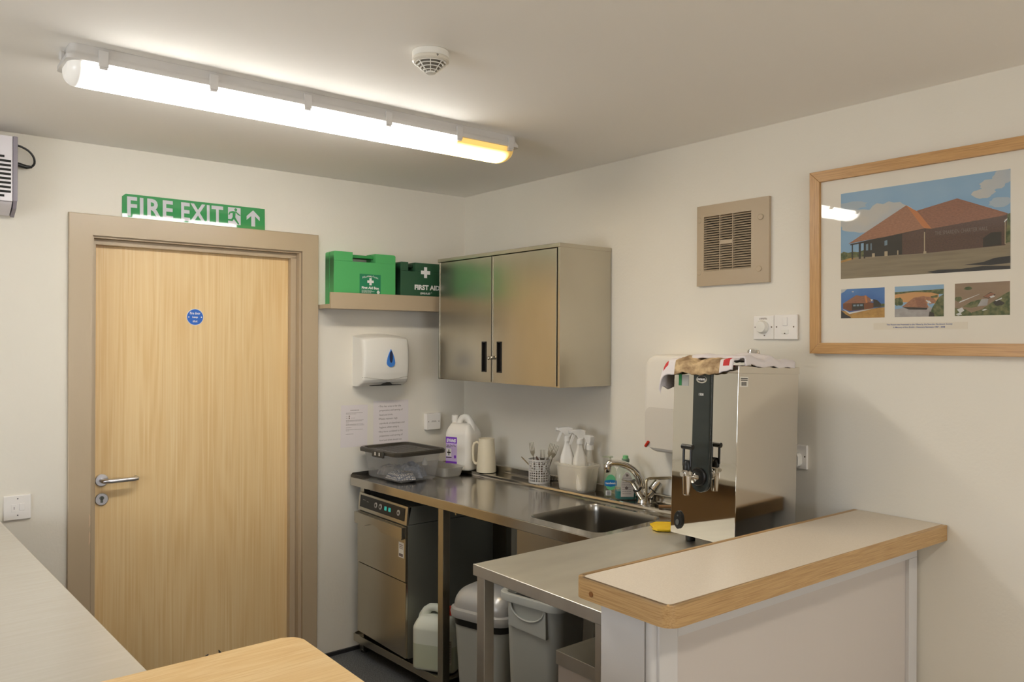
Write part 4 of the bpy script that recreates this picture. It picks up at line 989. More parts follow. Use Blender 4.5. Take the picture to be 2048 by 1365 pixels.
def fork(label, dx, dy, lean, az, ln, roll=0, kind='fork', m=None):
    b = B(); L_ = ln
    if kind == 'fork':
        b.prism([(-.005, 0), (.005, 0), (.003, L_ * .5), (.0025, L_ - .065), (-.0025, L_ - .065), (-.003, L_ * .5)], -.001, .001, bev=.0004)
        b.prism([(-.0025, L_ - .066), (.0025, L_ - .066), (.010, L_ - .052), (.0115, L_ - .040), (-.0115, L_ - .040), (-.010, L_ - .052)], -.001, .001, bev=.0004)
        for q in range(4): x = -.0115 + q * .00667; b.prism([(x, L_ - .041), (x + .0032, L_ - .041), (x + .0026, L_), (x + .0006, L_)], -.0008, .0008)
    elif kind == 'knife':
        b.prism([(-.006, 0), (.006, 0), (.008, L_ * .45), (.009, L_ * .8), (.004, L_), (-.003, L_ * .95), (-.006, L_ * .5)], -.0012, .0012, bev=.0005)
    else:
        b.prism([(-.002, 0), (.002, 0), (.003, L_ - .01), (.002, L_), (-.002, L_), (-.003, L_ - .01)], -.001, .001, bev=.0005)
    o = b.build('fork' if kind == 'fork' else ('knife' if kind == 'knife' else 'teaspoon'), m or CUT)
    o.location = (CB[0] + dx, CB[1] + dy, CB[2] + .006)
    o.rotation_euler = (Matrix.Rotation(az, 4, 'Z') @ Matrix.Rotation(lean, 4, 'Y') @ Matrix.Rotation(roll, 4, 'Z')).to_euler()
    o['label'] = label; o['category'] = 'cutlery'; o['group'] = 'cutlery standing in the lattice basket'
VR = math.atan2(-.629, .778)     # direction that reads as rightwards from the room
fork('fork standing tallest at the left of the cutlery basket', -.004, .012, R(-9), VR, .185, R(VR * 57.3) * 0)
fork('short upright fork in the middle of the cutlery basket', .008, -.010, R(1), VR, .150)
fork('fork leaning right and overlapping another at the cutlery basket', .010, -.014, R(14), VR, .185)
fork('rearmost fork leaning right behind another in the cutlery basket', .022, -.012, R(19), VR, .180)
fork('thin brass-coloured handle poking out at the left of the cutlery basket', .020, -.015, R(-44), VR, .160, 0, 'spoon', BRASSY)
fork('brown handle leaning in the middle of the cutlery basket', .022, -.022, R(-22), VR, .128, 0, 'knife', mat('brown_handle', (96, 74, 60), .5))
fork('thin bright handle leaning far right out of the cutlery basket', -.022, .014, R(31), VR, .180, 0, 'spoon', CUT)
o = B().lathe([(.006, 0), (.009, .004), (.009, .012), (.005, .016)], (0, 0, 0), 16).build('bottle_stopper', mat('dark_green_stopper', (38, 60, 44), .4))
ax, ay, _z = Wp(.585, -.742); o.location = (ax, ay, .9045); o['label'] = 'tiny dark green stopper on the ledge left of the cutlery basket'; o['category'] = 'stopper'

# ------------------------------------------------------------------ white caddy with spray bottles
ax, ay, _z = Wp(.556, -1.075); CD = (ax, ay, .9045)
t = thing('plastic_caddy', 'cloudy white plastic tub holding spray bottles on the ledge', 'tub', CD, WA)
b = B(); rs = [ring(.088, .158, .02, 0), ring(.094, .164, .022, .006), ring(.108, .190, .024, .110), ring(.118, .202, .026, .112), ring(.119, .203, .026, .121), ring(.106, .188, .024, .122), ring(.103, .184, .023, .112), ring(.090, .160, .02, .010)]
b.rings(rs); b.build('caddy_shell', thin_glass('caddy_plastic', (.97, .96, .94), 0, (246, 242, 232), .42), t, sharp=45)
def sprayer(label, dx, dy, rz, H, m, hm, clear=False, wide=.036, zoff=.008):
    c_, s_ = math.cos(WA), math.sin(WA)
    t = thing('spray_bottle', label, 'spray bottle', (CD[0] + c_ * dx - s_ * dy, CD[1] + s_ * dx + c_ * dy, CD[2] + zoff), rz, 'spray bottles in the cloudy tub')
    b = B(); rs = []
    for z, k in ((0, .92), (.006, 1), (.55 * H, 1), (.66 * H, .92), (.78 * H, .66), (.9 * H, .42), (H, .36)):
        rs.append(ring(wide * 2 * k, wide * 1.35 * k, wide * .6 * k, z))
    b.rings(rs); b.build('bottle', m, t, sharp=50)
    b = B(); b.lathe([(.0155, H - .004), (.0155, H + .018), (.013, H + .021)], (0, 0, 0), 20); b.build('collar', hm, t)
    b = B()
    b.prism([(-.014, H + .018), (.016, H + .018), (.022, H + .036), (.026, H + .056), (.006, H + .062), (-.030, H + .060), (-.044, H + .056), (-.044, H + .044), (-.030, H + .041), (-.014, H + .036)], -.011, .011, bev=.004); hh_ = b.build('spray_head', hm, t)
    b = B(); b.lathe([(.0085, 0), (.0085, -.010), (.006, -.011)], (-.043, 0, H + .050), 16, 'x'); b.build('nozzle', hm, hh_)
    b = B(); b.prism([(-.022, H + .040), (-.034, H + .040), (-.046, H + .010), (-.050, H - .006), (-.042, H - .006), (-.034, H + .012)], -.007, .007, bev=.002); b.build('trigger', hm, hh_)
    return t, H
HW = mat('spray_white', (232, 228, 220), .35)
sp1, _ = sprayer('solid white spray bottle leftmost in the cloudy tub', -.004, .060, VR, .212, HW, HW, wide=.033)
b = B(); b.box(-.02, .02, -.0200, -.0190, .03, .12); b.build('label_sheet', PAPER, sp1)
sp2, _ = sprayer('milky white spray bottle in the middle of the cloudy tub', .004, -.012, VR + R(8), .206, mat('milky_bottle', (222, 216, 204), .4), HW, wide=.033)
sp3, _ = sprayer('clear spray bottle rightmost in the cloudy tub', .006, -.071, VR - R(70), .185, thin_glass('clear_bottle', (.97, .97, .96), 0, (220, 215, 205), .22), HW, wide=.024)
o = B().lathe([(.024, 0), (.028, .01), (.028, .080), (.020, .094), (.006, .098)], (0, 0, 0), 24).build('lotion_bottle', mat('lotion_white', (228, 220, 202), .4))
c_, s_ = math.cos(WA), math.sin(WA); o.location = (CD[0] - .020 * c_ + .060 * s_, CD[1] - .022 * s_ - .058 * c_, CD[2] + .012) if False else (CD[0] + c_ * -.024 - s_ * -.050, CD[1] + s_ * -.024 + c_ * -.050, CD[2] + .010)
o['label'] = 'round-topped pale bottle low at the right inside the cloudy tub'; o['category'] = 'bottle'

# ------------------------------------------------------------------ soaps
ax, ay, _z = Wp(.565, -1.262)
t = thing('handwash_bottle', 'slim clear handwash pump bottle with blue and green label behind the tap', 'bottle', (ax, ay, .9045), R(-38))
HWC = thin_glass('handwash_clear', (.93, .96, .90), 0, (206, 214, 190), .22)
b = B(); b.rings([ring(.050, .032, .014, 0), ring(.054, .036, .016, .004), ring(.054, .036, .016, .105), ring(.048, .033, .015, .120), ring(.026, .026, .012, .132), ring(.022, .022, .0105, .138)]); b.build('bottle', HWC, t, sharp=50)
b = B(); b.lathe([(.012, .137), (.012, .150), (.005, .153), (.0045, .168)], (0, 0, 0), 18); b.box(-.034, .012, -.006, .006, .166, .174, .002); b.build('pump', HWC, t)
b = B(); b.mi = 0; b.prism([(.024 * math.cos(2 * PI * k / 28), .062 + .034 * math.sin(2 * PI * k / 28)) for k in range(28)], -.0190, -.0184); b.mi = 1; b.prism([(-.0265, .048), (.0, .043), (.0265, .048), (.0265, .070), (.0, .074), (-.0265, .070)], -.0195, -.0190); b.build('label', [mat('label_leaf_green', (110, 196, 140), .5), mat('label_blue', (30, 120, 184), .5)], t)
b = B(); b.text('handwash', 0, .059, .044, .009, -.0198, bold=.04); b.build('lettering', SOCKW, t)
b = B(); b.box(-.022, .002, -.0192, -.0184, .006, .027); bc_ = b.build('barcode_patch', SOCKW, t)
b = B()
for k in range(7): b.box(-.016 + k * .0022, -.015 + k * .0022, -.0196, -.0191, .008, .024)
b.build('barcode', BLACKI, bc_)
ax, ay, _z = Wp(.560, -1.352)
t = thing('dish_soap_bottle', 'large clear washing-up liquid bottle with teal liquid and green cap behind the tap', 'bottle', (ax, ay, .9045), R(-38))
b = B()
def bot(z0, z1, infl):
    rs = []
    for z, w_, d_ in ((0, .086, .050), (.004, .092, .056), (.045, .092, .056), (.095, .088, .054), (.125, .072, .048), (.148, .044, .036), (.158, .026, .026), (.162, .024, .024)):
        if z0 <= z <= z1: rs.append(ring(w_ + infl, d_ + infl, min(.024, d_ * .44), z))
    return rs
b.rings(bot(0, 1, 0)); b.build('bottle', thin_glass('soap_clear', (.93, .97, .95), 0, (200, 210, 200), .12), t, sharp=50)
b = B(); b.rings([ring(.080, .046, .02, .003), ring(.0885, .0525, .022, .007), ring(.0885, .0525, .022, .038)]); b.build('liquid', mat('teal_liquid', (10, 112, 112), .15), t)
b = B(); b.lathe([(.0165, .160), (.0165, .172), (.014, .174)], (0, 0, 0), 20); b.build('collar', mat('cap_grey_green', (126, 150, 128), .4), t)
b = B(); b.lathe([(.0125, .173), (.0115, .186), (.008, .188)], (0, 0, 0), 20); b.build('cap', mat('cap_green', (120, 190, 128), .35), t)
b = B(); b.prism([(-.024, .016), (.030, .016), (.033, .05), (.026, .09), (.010, .118), (-.002, .120), (-.016, .104), (-.024, .07)], -.0292, -.0284); sl = b.build('label', mat('label_offwhite', (216, 206, 194), .5), t)
b = B()
for k in range(8): words(b, -.018, .020, .094 - k * .0095, .0018, -.0296)
b.prism([(0, .045), (.008, .053), (0, .061), (-.008, .053)], -.0297, -.0293); b.prism([(.0, .100), (.009, .104), (.006, .112), (-.004, .111)], -.0297, -.0293)
b.build('label_print', INK, sl)

# ------------------------------------------------------------------ mixer tap
ax, ay, _z = Wp(.566, -1.447); TP = (ax, ay, .9045)
t = thing('mixer_tap', 'chrome mixer tap with high arched spout and two angled handles', 'tap', TP, R(-38))
# local x reads rightwards in the room, -y towards the camera
b = B(); b.lathe([(.031, 0), (.032, .003), (.029, .010), (.028, .030), (.031, .044), (.028, .058), (.017, .068)], (0, 0, 0), 32); b.build('tap_body', CHROME, t, sharp=50)
b = B(); P = []
for k in range(22):
    f = k / 21; a = f * PI * .54
    P.append((-.010 - .118 * (1 - math.cos(a)) , -.004 - .02 * f, .056 + .112 * math.sin(a)))
P = [(0.0, 0, .045)] + P
b.tube(P, [.019] * 4 + [.0165] * 6 + [.0145] * (len(P) - 10), 18); b.build('spout', CHROME, t)
e = P[-1]
b = B(); b.tube([(e[0] + .006, e[1], e[2] + .003), (e[0] - .006, e[1], e[2] - .001), (e[0] - .013, e[1], e[2] - .010), (e[0] - .014, e[1], e[2] - .024), (e[0] - .012, e[1], e[2] - .036)], [.0135, .016, .0165, .0155, .013], 18); b.build('aerator', CHROME, t)
for nm, P in (('left', [(-.008, -.008, .030), (-.024, -.016, .052), (-.030, -.018, .060), (-.052, -.028, .094)]), ('right', [(.010, -.006, .030), (.026, -.004, .045), (.032, -.003, .052), (.062, .002, .086)])):
    b = B(); b.tube(P, [.022, .020, .0140, .0140] if nm == 'left' else [.022, .021, .0185, .0200], 18); hdl = b.build('tap_handle', CHROME, t)
    b = B(); p = Vector(P[2]); q = Vector(P[3]); dd_ = (q - p).normalized(); b.tube([p - dd_ * .002, p + dd_ * .003], [.0200, .0200], 18); b.build('handle_ring', BLACKP, hdl)
b = B(); b.tube([(-.050, -.028, .088), (-.078, -.030, .094), (-.098, -.030, .102)], [.0022, .002, .0012], 8); b.build('valve_stem', BRASSY, t)

# pipe from behind the tap to the water heater
t = thing('outlet_pipe', 'thin bent pipe rising behind the tap and running right to the urn', 'pipe', (TP[0], TP[1], TP[2]), R(-38))
b = B(); P = [(.004, -.026, .005), (.004, -.026, .085)]
for k in range(1, 7): a = PI / 2 * k / 6; P.append((.004 + .018 * (1 - math.cos(a)), -.026 + .002 * k, .085 + .018 * math.sin(a)))
P += [(.06, -.012, .1035), (.150, .0, .104)]
b.tube(P, .0062, 14); b.build('pipe_run', BRASSY, t)
t = None

# ------------------------------------------------------------------ over-sink water heater
t = thing('water_heater', 'white rounded over-sink water heater with a red lever, behind the urn', 'water heater', (0, -1.437, 1.128), RW)
b = B(); hw_, hh_ = .325, .398
rs = []
for sc, y in ((0, -.001), (0, -.095), (.004, -.108), (.012, -.116), (.03, -.120)):
    rs.append([(x, y, z) for x, z in rrect(hw_ - 2 * sc, hh_ - 2 * sc, max(.02, .065 - sc), 8, hw_ / 2, hh_ / 2)])
b.rings(rs); b.build('casing', mat('heater_white', (230, 224, 212), .28), t, sharp=60)
b = B(); b.prism(rrect(hw_ - .028, .165, .03, 6, hw_ / 2, .100 + .0), -.1212, -.118, bev=.0008); b.build('lower_fascia', mat('heater_fascia', (214, 207, 194), .35), t)
b = B(); b.M = Matrix.Translation((.028, -.124, .030)) @ Matrix.Rotation(R(38), 4, 'Y'); b.box(-.006, .006, -.006, .006, -.016, .016, .005, 3); b.build('lever', mat('lever_red', (190, 50, 28), .35), t)
b = B(); b.lathe([(.012, 0), (.012, -.03), (.008, -.045)], (.150, -.06, 0), 16); b.build('inlet_union', mat('union_brown', (140, 120, 96), .35, 1.0), t)

# ------------------------------------------------------------------ hot water urn
t = thing('water_urn', 'mirror-polished steel water urn with a black-levered tap on the steel table', 'urn', (-.318, -2.020, .9005), RW, rx=0)
t.rotation_euler = Matrix.Rotation(RW, 4, 'Z').to_euler(); t.rotation_euler = (Matrix.Rotation(RW, 4, 'Z') @ Matrix.Rotation(R(-1.9), 4, 'X')).to_euler()
UW, UD, UZ0, UZ1 = .256, .345, .028, .575
b = B(); b.box(-UW / 2, UW / 2, -UD / 2, -UD / 2 + .004, UZ0, UZ1, .0015); b.build('front_panel', MIRROR, t)
b = B(); b.box(UW / 2 - .004, UW / 2, -UD / 2 + .003, UD / 2, UZ0, UZ1, .0015); b.box(-UW / 2, -UW / 2 + .004, -UD / 2 + .003, UD / 2, UZ0, UZ1, .0015); b.box(-UW / 2 + .004, UW / 2 - .004, UD / 2 - .004, UD / 2, UZ0, UZ1); b.box(-UW / 2 + .003, UW / 2 - .003, -UD / 2 + .004, UD / 2 - .004, UZ0, UZ0 + .006)
b.build('side_panel', SATIN, t)
b = B(); b.box(-UW / 2 - .002, UW / 2 + .002, -UD / 2 - .001, UD / 2 + .004, UZ1 - .002, UZ1 + .024, .003); lid_ = b.build('lid', SATIN, t)
b = B(); b.lathe([(.008, .022), (.008, .055), (.019, .059), (.022, .067), (.019, .078), (.010, .082)], (.022, .062, UZ1), 24); b.build('lid_knob', CHROME, lid_)
for x, y in ((-UW / 2 + .03, -UD / 2 + .07), (UW / 2 - .03, -UD / 2 + .07), (-UW / 2 + .03, UD / 2 - .04), (UW / 2 - .03, UD / 2 - .04)):
    hgt = .0 - y * math.tan(R(1.9)) * -1
    b = B(); b.lathe([(.016, y * math.tan(R(1.9)) + .0005), (.018, UZ0)], (x, y, 0), 18); b.build('foot', BLACKP, t)
UF = -UD / 2
b = B(); cpx = -.006
pl = [(cpx - .034, UZ1 - .004)] + [(cpx - .034 * math.cos(PI * k / 14), .214 - .034 * math.sin(PI * k / 14)) for k in range(15)] + [(cpx + .034, UZ1 - .004)]
b.prism(pl, UF - .010, UF - .0002, bev=.003); b.build('sight_column', mat('column_black', (44, 48, 46), .22, noise=((3, 3, 9), (58, 64, 60), .3)), t)
b = B(); n = 26
def ell(rx_, ry_, cz): return [(cpx + rx_ * math.cos(2 * PI * k / n), cz + ry_ * math.sin(2 * PI * k / n)) for k in range(n)]
b.prism(ell(.021, .0125, UZ1 - .026), UF - .0112, UF - .0098); bdg = b.build('badge', mat('badge_silver', (200, 196, 184), .3, .6), t)
b = B(); b.prism(ell(.0185, .0098, UZ1 - .024), UF - .0118, UF - .0110); b.build('badge_field', BLACKP, bdg)
b = B(); b.text('Instanta', cpx, UZ1 - .0245, .033, .009, UF - .0122, bold=.03, shear=.2); b.build('badge_lettering', SOCKW, bdg)
b = B(); b.text('1500', cpx, UZ1 - .075, .0185, .0085, UF - .0106, bold=.01); b.build('model_number', SOCKW, t)
cy_ = .232
b = B(); b.lathe([(.030, 0), (.030, -.008), (.027, -.012)], (cpx, UF - .010, cy_), 28, 'y'); b.build('tap_boss', BLACKP, t)
b = B(); b.lathe([(.021, -.008), (.021, -.014), (.013, -.018), (.012, -.030), (.018, -.033), (.018, -.043), (.012, -.046), (.0105, -.060), (.0105, -.070)], (cpx, UF - .004, cy_), 24, 'y'); b.build('tap_shank', CHROME, t)
xx = cpx; yy = UF - .074
b = B(); b.lathe([(.0105, -.058), (.0115, -.056), (.0150, .004), (.0185, .008), (.0185, .018), (.014, .022)], (xx, yy, cy_ + .004), 24)
b.tube([(xx, yy, cy_ + .014), (xx, yy - .026, cy_ + .014)], [.0065, .008], 12); tb = b.build('draw_off_tap', CHROME, t)
b = B(); z0 = cy_ + .024
b.lathe([(.013, 0), (.0145, .010), (.012, .024), (.008, .030)], (xx, yy, z0), 20)
b.box(xx - .018, xx - .011, yy - .004, yy + .004, z0 + .012, z0 + .074, .003); b.box(xx + .011, xx + .018, yy - .004, yy + .004, z0 + .012, z0 + .074, .003)
b.tube([(xx - .021, yy, z0 + .076), (xx + .021, yy, z0 + .076)], .0085, 12); b.box(xx - .016, xx + .016, yy - .003, yy + .003, z0 + .024, z0 + .034, .002)
b.build('tap_lever', BLACKP, tb)
b = B(); b.prism([(-UW / 2 + .036 + .016 * math.cos(2 * PI * k / 28) , .075 + .030 * math.sin(2 * PI * k / 28)) for k in range(28)], UF - .008, UF - .0002, bev=.002); sw_ = b.build('switch_panel', BLACKP, t)
b = B(); b.prism([(-UW / 2 + .036 + .007 * math.cos(2 * PI * k / 20), .068 + .010 * math.sin(2 * PI * k / 20)) for k in range(20)], UF - .011, UF - .0078, bev=.001); b.lathe([(.003, 0), (.003, -.001)], (-UW / 2 + .036, UF - .008, .090), 12, 'y'); b.build('power_button', mat('button_grey', (96, 98, 94), .3), sw_)
b = B(); b.mi = 0; b.box(-UW / 2 + .020, -UW / 2 + .032, UF - .0008, UF - .0001, UZ1 - .050, UZ1 - .012); b.mi = 1; b.box(-UW / 2 + .033, -UW / 2 + .062, UF - .0008, UF - .0001, UZ1 - .050, UZ1 - .014); b.build('front_sticker', [mat('sticker_green', (44, 130, 70), .5), mat('sticker_silver', (180, 178, 172), .4)], t)
b = B(); b.box(UW / 2 + .0001, UW / 2 + .0008, -UD / 2 + .006, -UD / 2 + .052, UZ1 - .044, UZ1 - .012); ssk = b.build('side_sticker', mat('sticker_white', ()) if False else MATS['sticker_white'], t)
b = B()
for z in (.016, .021): b.box(UW / 2 + .0007, UW / 2 + .0012, -UD / 2 + .012, -UD / 2 + .048, UZ1 - z - .003, UZ1 - z)
for k in range(9): b.box(UW / 2 + .0007, UW / 2 + .0012, -UD / 2 + .016 + k * .003, -UD / 2 + .0175 + k * .003, UZ1 - .040, UZ1 - .028)
b.build('sticker_print', BLACKI, ssk)

# ------------------------------------------------------------------ towels on the urn
def towel(name, label, x0, x1, y0, y1, mats, pick, zt, seed, sag=None, nx=60, ny=60, amp=.010):
    """sheet laid over the urn top: whatever overruns the rim hangs down beside it. local frame of the urn lid"""
    hx, hy0 = UW / 2 + .003, -UD / 2 - .004
    def fn(u, v):
        s_ = x0 + (x1 - x0) * u; q = y0 + (y1 - y0) * v
        n1 = NZ.noise(Vector((s_ * 16 + seed, q * 16, seed))); n2 = NZ.noise(Vector((s_ * 45, q * 45 + seed, 2 * seed)))
        z = zt + .008 + amp * (n1 + .35 * n2 + .35); X, Y = s_, q
        if s_ < -hx:
            d = -hx - s_; X = -hx - .006 - .036 * math.sin(min(1, d / .10) * PI * .6); z -= d * .95
        if s_ > hx:
            d = s_ - hx; X = hx + .004; z -= d
        if q < hy0:
            d = hy0 - q; Y = hy0 - .006 - .010 * math.sin(min(1, d / .05) * PI * .5) - .004 * n1; z -= d * .95
        if sag: X, Y, z = sag(u, v, X, Y, z)
        return (X, Y, z)
    b = B(); b.grid(fn, nx, ny)
    b.bm.faces.index_update()
    for f in b.bm.faces:
        k = f.index; i, j = divmod(k, ny); f.material_index = pick((i + .5) / nx, (j + .5) / ny)
    o = b.build(name, mats, None, sharp=180); o['label'] = label; o['category'] = 'towel'
    o.matrix_world = t.matrix_basis if hasattr(t, 'matrix_basis') else t.matrix_world
    o.location = t.location; o.rotation_euler = t.rotation_euler
    sm = o.modifiers.new('thickness', 'SOLIDIFY'); sm.thickness = .006; sm.offset = 1
    return o
TW = mat('towel_white', (226, 218, 216), .95, bump=((260, 260, 260), .5))
TB_ = mat('towel_brown_print', (206, 178, 136), .95, noise=((26, 26, 34), (142, 114, 82), .12), bump=((260, 260, 260), .6))
TR = mat('towel_red', (196, 62, 62), .95, bump=((260, 260, 260), .5))
def pickA(u, v):
    if u < .30: return 2 if (.20 < u < .285 and .12 < v < .40) else 0
    if u < .345: return 0
    if u < .86: return 1
    if .90 < u < .97 and .10 < v < .24: return 2
    return 0
def hang(u, v, X, Y, z):
    z -= (.018 * math.sin(u * PI * 1.15 - .3) if v < .35 else 0) * (1 - v / .35 if v < .35 else 0)
    return X, Y, z
towel('towel', 'brown and white printed towel with red patches draped over the urn front', -UW / 2 - .105, UW / 2 - .010, -UD / 2 - .036, -.045, [TW, TB_, TR], pickA, UZ1 + .024, 2.0, hang, amp=.016)
def ruck(u, v, X, Y, z):
    z += .020 * math.exp(-((v - .52) / .10) ** 2) * math.exp(-((u - .55) / .5) ** 2) + .012 * math.exp(-((v - .12) / .10) ** 2)
    return X, Y, z
towel('towel', 'plain white towel rucked up against the urn lid knob', -UW / 2 + .05, UW / 2 + .026, -UD / 2 + .020, UD / 2 - .045, [TW], lambda u, v: 0, UZ1 + .030, 9.0, ruck, amp=.007)

# ------------------------------------------------------------------ sponge cloth and spatula by the sink
ax, ay, _z = Wp(.33, -1.66)
t2 = B(); pts = [(-.070, .016), (-.045, .030), (.0, .028), (.05, .022), (.06, -.010), (.03, -.026), (-.02, -.034), (-.058, -.030), (-.072, -.018), (-.060, -.006), (-.062, .006)]
t2.prism([(x, y * 2.0) for x, y in pts], 0, .009, 'xy', bev=.003); o = t2.build('yellow_cloth', mat('cloth_yellow', (255, 214, 48), .8, noise=((30, 30, 30), (250, 200, 40), .2), bump=((200, 200, 200), .4)), None)
o.location = (-.335, -1.765, .9012); o.rotation_euler = (0, 0, R(-40)); o['label'] = 'bright yellow sponge cloth on the steel table beside the urn foot'; o['category'] = 'cloth'
o = B().tube([(-.05, 0, .0075), (.08, 0, .0075)], .0075, 14).build('wooden_rod', mat('stick_brown', (134, 98, 60), .5))
ax, ay, _z = Wp(.548, -1.600); o.location = (ax, ay, .9045); o.rotation_euler = (0, 0, R(-48)); o['label'] = 'short brown wooden rod on the ledge left of the urn'; o['category'] = 'wooden rod'

# ------------------------------------------------------------------ socket, plug and lead behind the urn
t = thing('wall_socket', 'white wall socket behind the right edge of the urn', 'socket', (0, -2.024, 1.124), RW)
plate(t, 0, .087, 0, .087, d=.012)
b = B(); screw(b, .080, .046, .0126); b.build('screw', MATS['screw_brown'], t)
t = thing('plug', 'white plug with black lead pushed into the wall socket', 'plug', (0, -2.058, 1.158), RW)
b = B(); b.prism(rrect(.048, .050, .012, 5, .012, .0), -.040, -.0125, bev=.004); b.build('plug_body', WHITEP, t)
b = B(); P = [(.016, -.026, -.024), (.018, -.028, -.07), (.012, -.032, -.12), (-.006, -.040, -.165), (-.030, -.05, -.20), (-.05, -.06, -.235)]
b.tube(P, .0035, 10); b.build('lead', BLACKP, t)

# ------------------------------------------------------------------ half wall and bar top
HM = Matrix.Translation((-1.222, -2.288, 0)) @ Matrix.Rotation(R(-1.6), 4, 'Z')
def HB_():
    b = B(); b.M = HM; return b
HL = 1.217
struct('wall_half_height', HB_().box(0, HL, -.140, 0, 0, .966), WHITEW)
struct('trim_1', HB_().box(.016, HL, -.160, -.141, 0, .964), mat('half_wall_panel_paint', (208, 199, 191), .45, bump=((50, 50, 8), .15)))
struct('trim_2', HB_().box(.016, .078, -.172, -.1605, 0, .964, .001), WHITEW)
struct('trim_3', HB_().box(.0785, HL - .0005, -.172, -.1600, .899, .964, .001), WHITEW)
struct('trim_4', HB_().box(HL - .052, HL - .0005, -.172, -.1600, 0, .8985, .001), WHITEW)
struct('trim_5', HB_().lathe([(.013, 0), (.013, .964)], (.012, -.152, 0), 20), WHITEW)
t = thing('bar_top', 'beige laminate bar top with oak edging on the white half wall', 'bar top', (-1.277, -2.545, .966), R(-1.6))
BW, BD = 1.276, .300
def rr2(in_, r):
    return [(x - y * .028, y) for x, y in rr2_(in_, r)]
def rr2_(in_, r):   # rounded only at the two free corners (left end)
    p = []
    for cx, cy, a0 in ((in_ + r, BD - in_ - r, 90), (in_ + r, in_ + r, 180)):
        for k in range(7): a = R(a0 + 90 * k / 6); p.append((cx + r * math.cos(a), cy + r * math.sin(a)))
    return [(BW, in_)] [:0] + p + [(BW - .002, in_), (BW - .002, BD - in_)]
b = B(); b.prism(rr2(.0172, .012), .030, .0474, 'xy'); b.build('laminate_surface', LAMIN, t, sharp=30)
def edging(in_pts, out_pts, idx, name, m):
    b = B()
    o_ = [out_pts[i] for i in idx]; n_ = [in_pts[i] for i in idx]
    for i in range(len(idx) - 1):
        a, c = o_[i], o_[i + 1]; d, e = n_[i + 1], n_[i]
        va = [b.v((p[0], p[1], .0)) for p in (a, c, d, e)]; vb = [b.v((p[0], p[1], .047)) for p in (a, c, d, e)]
        b.face(va[::-1]); b.face(vb)
        for k in range(4): b.face([va[k], va[(k + 1) % 4], vb[(k + 1) % 4], vb[k]])
    bmesh.ops.remove_doubles(b.bm, verts=b.bm.verts, dist=1e-6)
    dup = [f for f in b.bm.faces if all(len(e.link_faces) > 2 for e in f.edges[:]) ]
    return b.build(name, m, t, sharp=35)
ip, op = rr2(.018, .012), rr2(0, .034)
# order: far-left corner (0..6), near-left corner (7..13), near right (14), far right (15)
edging(ip, op, list(range(10, 15)), 'oak_edging', OAK)
edging(ip, op, list(range(3, 11)), 'oak_edging', OAKX)
edging(ip, op, [15, 0, 1, 2, 3], 'oak_edging', OAK)
b = B(); b.lathe([(.0065, 0), (.0065, -.0006)], (0, 0, 0), 16, 'x')
b.M = Matrix.Identity(4); b.bm.free()
b = B(); b.lathe([(.0065, -.0004), (.0065, .0014)], (-.0078, .236, .018), 18, 'x'); b.build('screw_plug', mat('oak_plug', (130, 86, 44), .5), t)
b = B(); b.prism(rr2(.016, .012), .002, .030, 'xy'); b.build('core_board', mat('chipboard', (170, 150, 120), .8), t)

# ------------------------------------------------------------------ left counter, wooden table and what stands behind it
t = thing('counter', 'pale laminate counter running along the left edge of the picture', 'counter', (-2.228, -.012, 0), R(2.35))
b = B(); b.box(-.75, 0, -2.75, -.03, .868, .900, .004, 3); b.build('counter_top', LAMIG, t)
b = B(); b.box(-.72, -.06, -2.70, -.04, .10, .868); b.build('counter_base', mat('counter_base_brown', (146, 116, 82), .5), t)
b = B(); b.box(-.70, -.10, -2.66, -.05, 0, .10); b.build('kick_board', SKIRT, t)
t = thing('wooden_table', 'butcher-block wooden table with rounded corners in the near foreground', 'table', (-1.868, -1.995, 0))
BB = wood('butcher_block', (228, 196, 142), (222, 186, 128), (212, 172, 112), (.8, 5, 5), .35, fine=(10, 200, 200))
nt = BB.node_tree; L = nt.links.new; bs = nt.nodes['Principled BSDF']; src = bs.inputs['Base Color'].links[0].from_socket
tc = nt.nodes.new('ShaderNodeTexCoord'); sp = nt.nodes.new('ShaderNodeSeparateXYZ'); L(tc.outputs['Object'], sp.inputs[0])
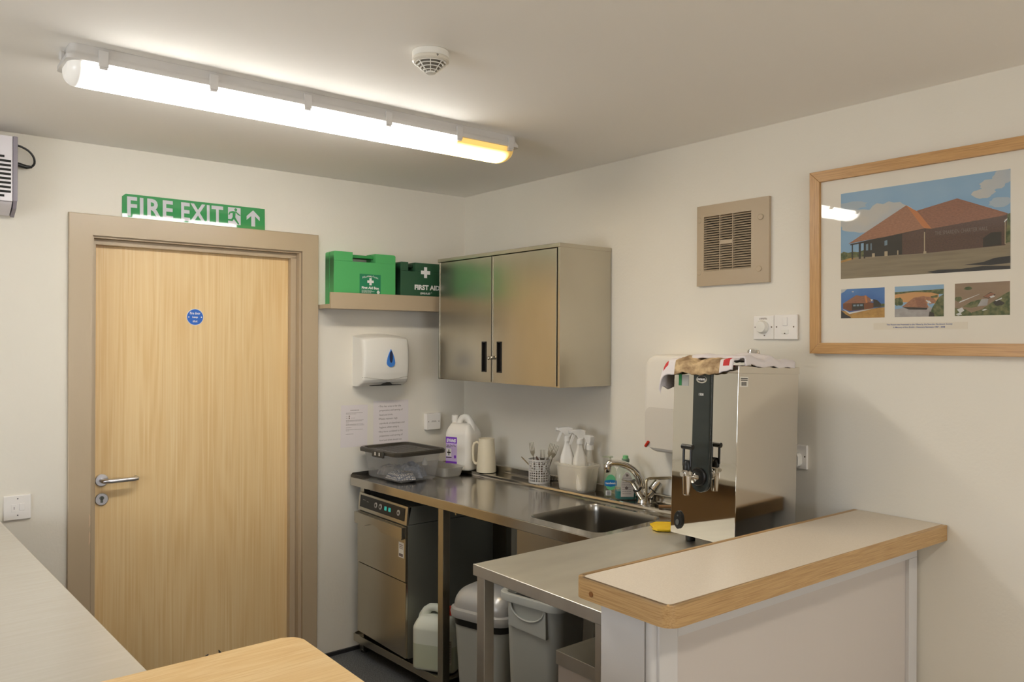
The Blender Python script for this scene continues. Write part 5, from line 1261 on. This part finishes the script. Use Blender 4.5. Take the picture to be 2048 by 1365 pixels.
# staves run along x: each strip has its own tone
fl = nt.nodes.new('ShaderNodeMath'); fl.operation = 'MULTIPLY'; fl.inputs[1].default_value = 1 / .105; L(sp.outputs[1], fl.inputs[0]); f2 = nt.nodes.new('ShaderNodeMath'); f2.operation = 'FLOOR'; L(fl.outputs[0], f2.inputs[0])
wn = nt.nodes.new('ShaderNodeTexWhiteNoise'); wn.noise_dimensions = '1D'; L(f2.outputs[0], wn.inputs['W'])
mr = nt.nodes.new('ShaderNodeMapRange'); mr.inputs[3].default_value = .0; mr.inputs[4].default_value = .55; L(wn.outputs['Value'], mr.inputs[0])
mx = nt.nodes.new('ShaderNodeMix'); mx.data_type = 'RGBA'; L(mr.outputs[0], mx.inputs[0]); L(src, mx.inputs[6]); mx.inputs[7].default_value = rgb(206, 172, 132); L(mx.outputs[2], bs.inputs['Base Color'])
TWd, TDp = .44, .80
b = B(); b.prism(rrect(TWd, TDp, .035, 8, -TWd / 2, -TDp / 2), .905, .935, 'xy', bev=.003); b.build('table_top', BB, t, sharp=40)
b = B(); b.box(-.22, -.045, -TDp + .08, -TDp + .10, .83, .904); b.box(-.22, -.045, -.10, -.08, .83, .904); b.box(-.055, -.035, -TDp + .09, -.09, .83, .904); b.build('apron', BB, t)
for x, y in ((-.075, -.10), (-.235, -.10), (-.075, -TDp + .06), (-.235, -TDp + .06)):
    b = B(); b.box(x, x + .042, y, y + .042, 0, .905, .004); b.build('leg', BB, t)

bg = B(); rs = []
for z, w_, d_ in ((0, .20, .16), (.05, .26, .22), (.28, .27, .23), (.42, .22, .19), (.48, .10, .09), (.498, .05, .05)):
    rs.append([((w_ / 2 + .012 * math.sin(k * 2.3 + z * 30)) * math.cos(2 * PI * k / 28), (d_ / 2 + .012 * math.sin(k * 1.7 + z * 20)) * math.sin(2 * PI * k / 28), z) for k in range(28)])
bg.rings(rs)
bg.rings([ring(.030, .014, .004, .495, -.016), ring(.034, .012, .004, .520, -.024), ring(.012, .008, .003, .542, -.020), ring(.002, .002, .0008, .548, -.014)])
bg.rings([ring(.030, .014, .004, .495, .020), ring(.020, .012, .004, .520, .028), ring(.008, .006, .002, .544, .024), ring(.002, .002, .0008, .553, .020)])
o = bg.build('bin_bag', mat('bag_black', (34, 32, 38), .3), None); o.location = (-1.722, -1.0, 0.0005)
o['label'] = 'tied black bag, only its two pointed tips showing past the wooden table'; o['category'] = 'bag'
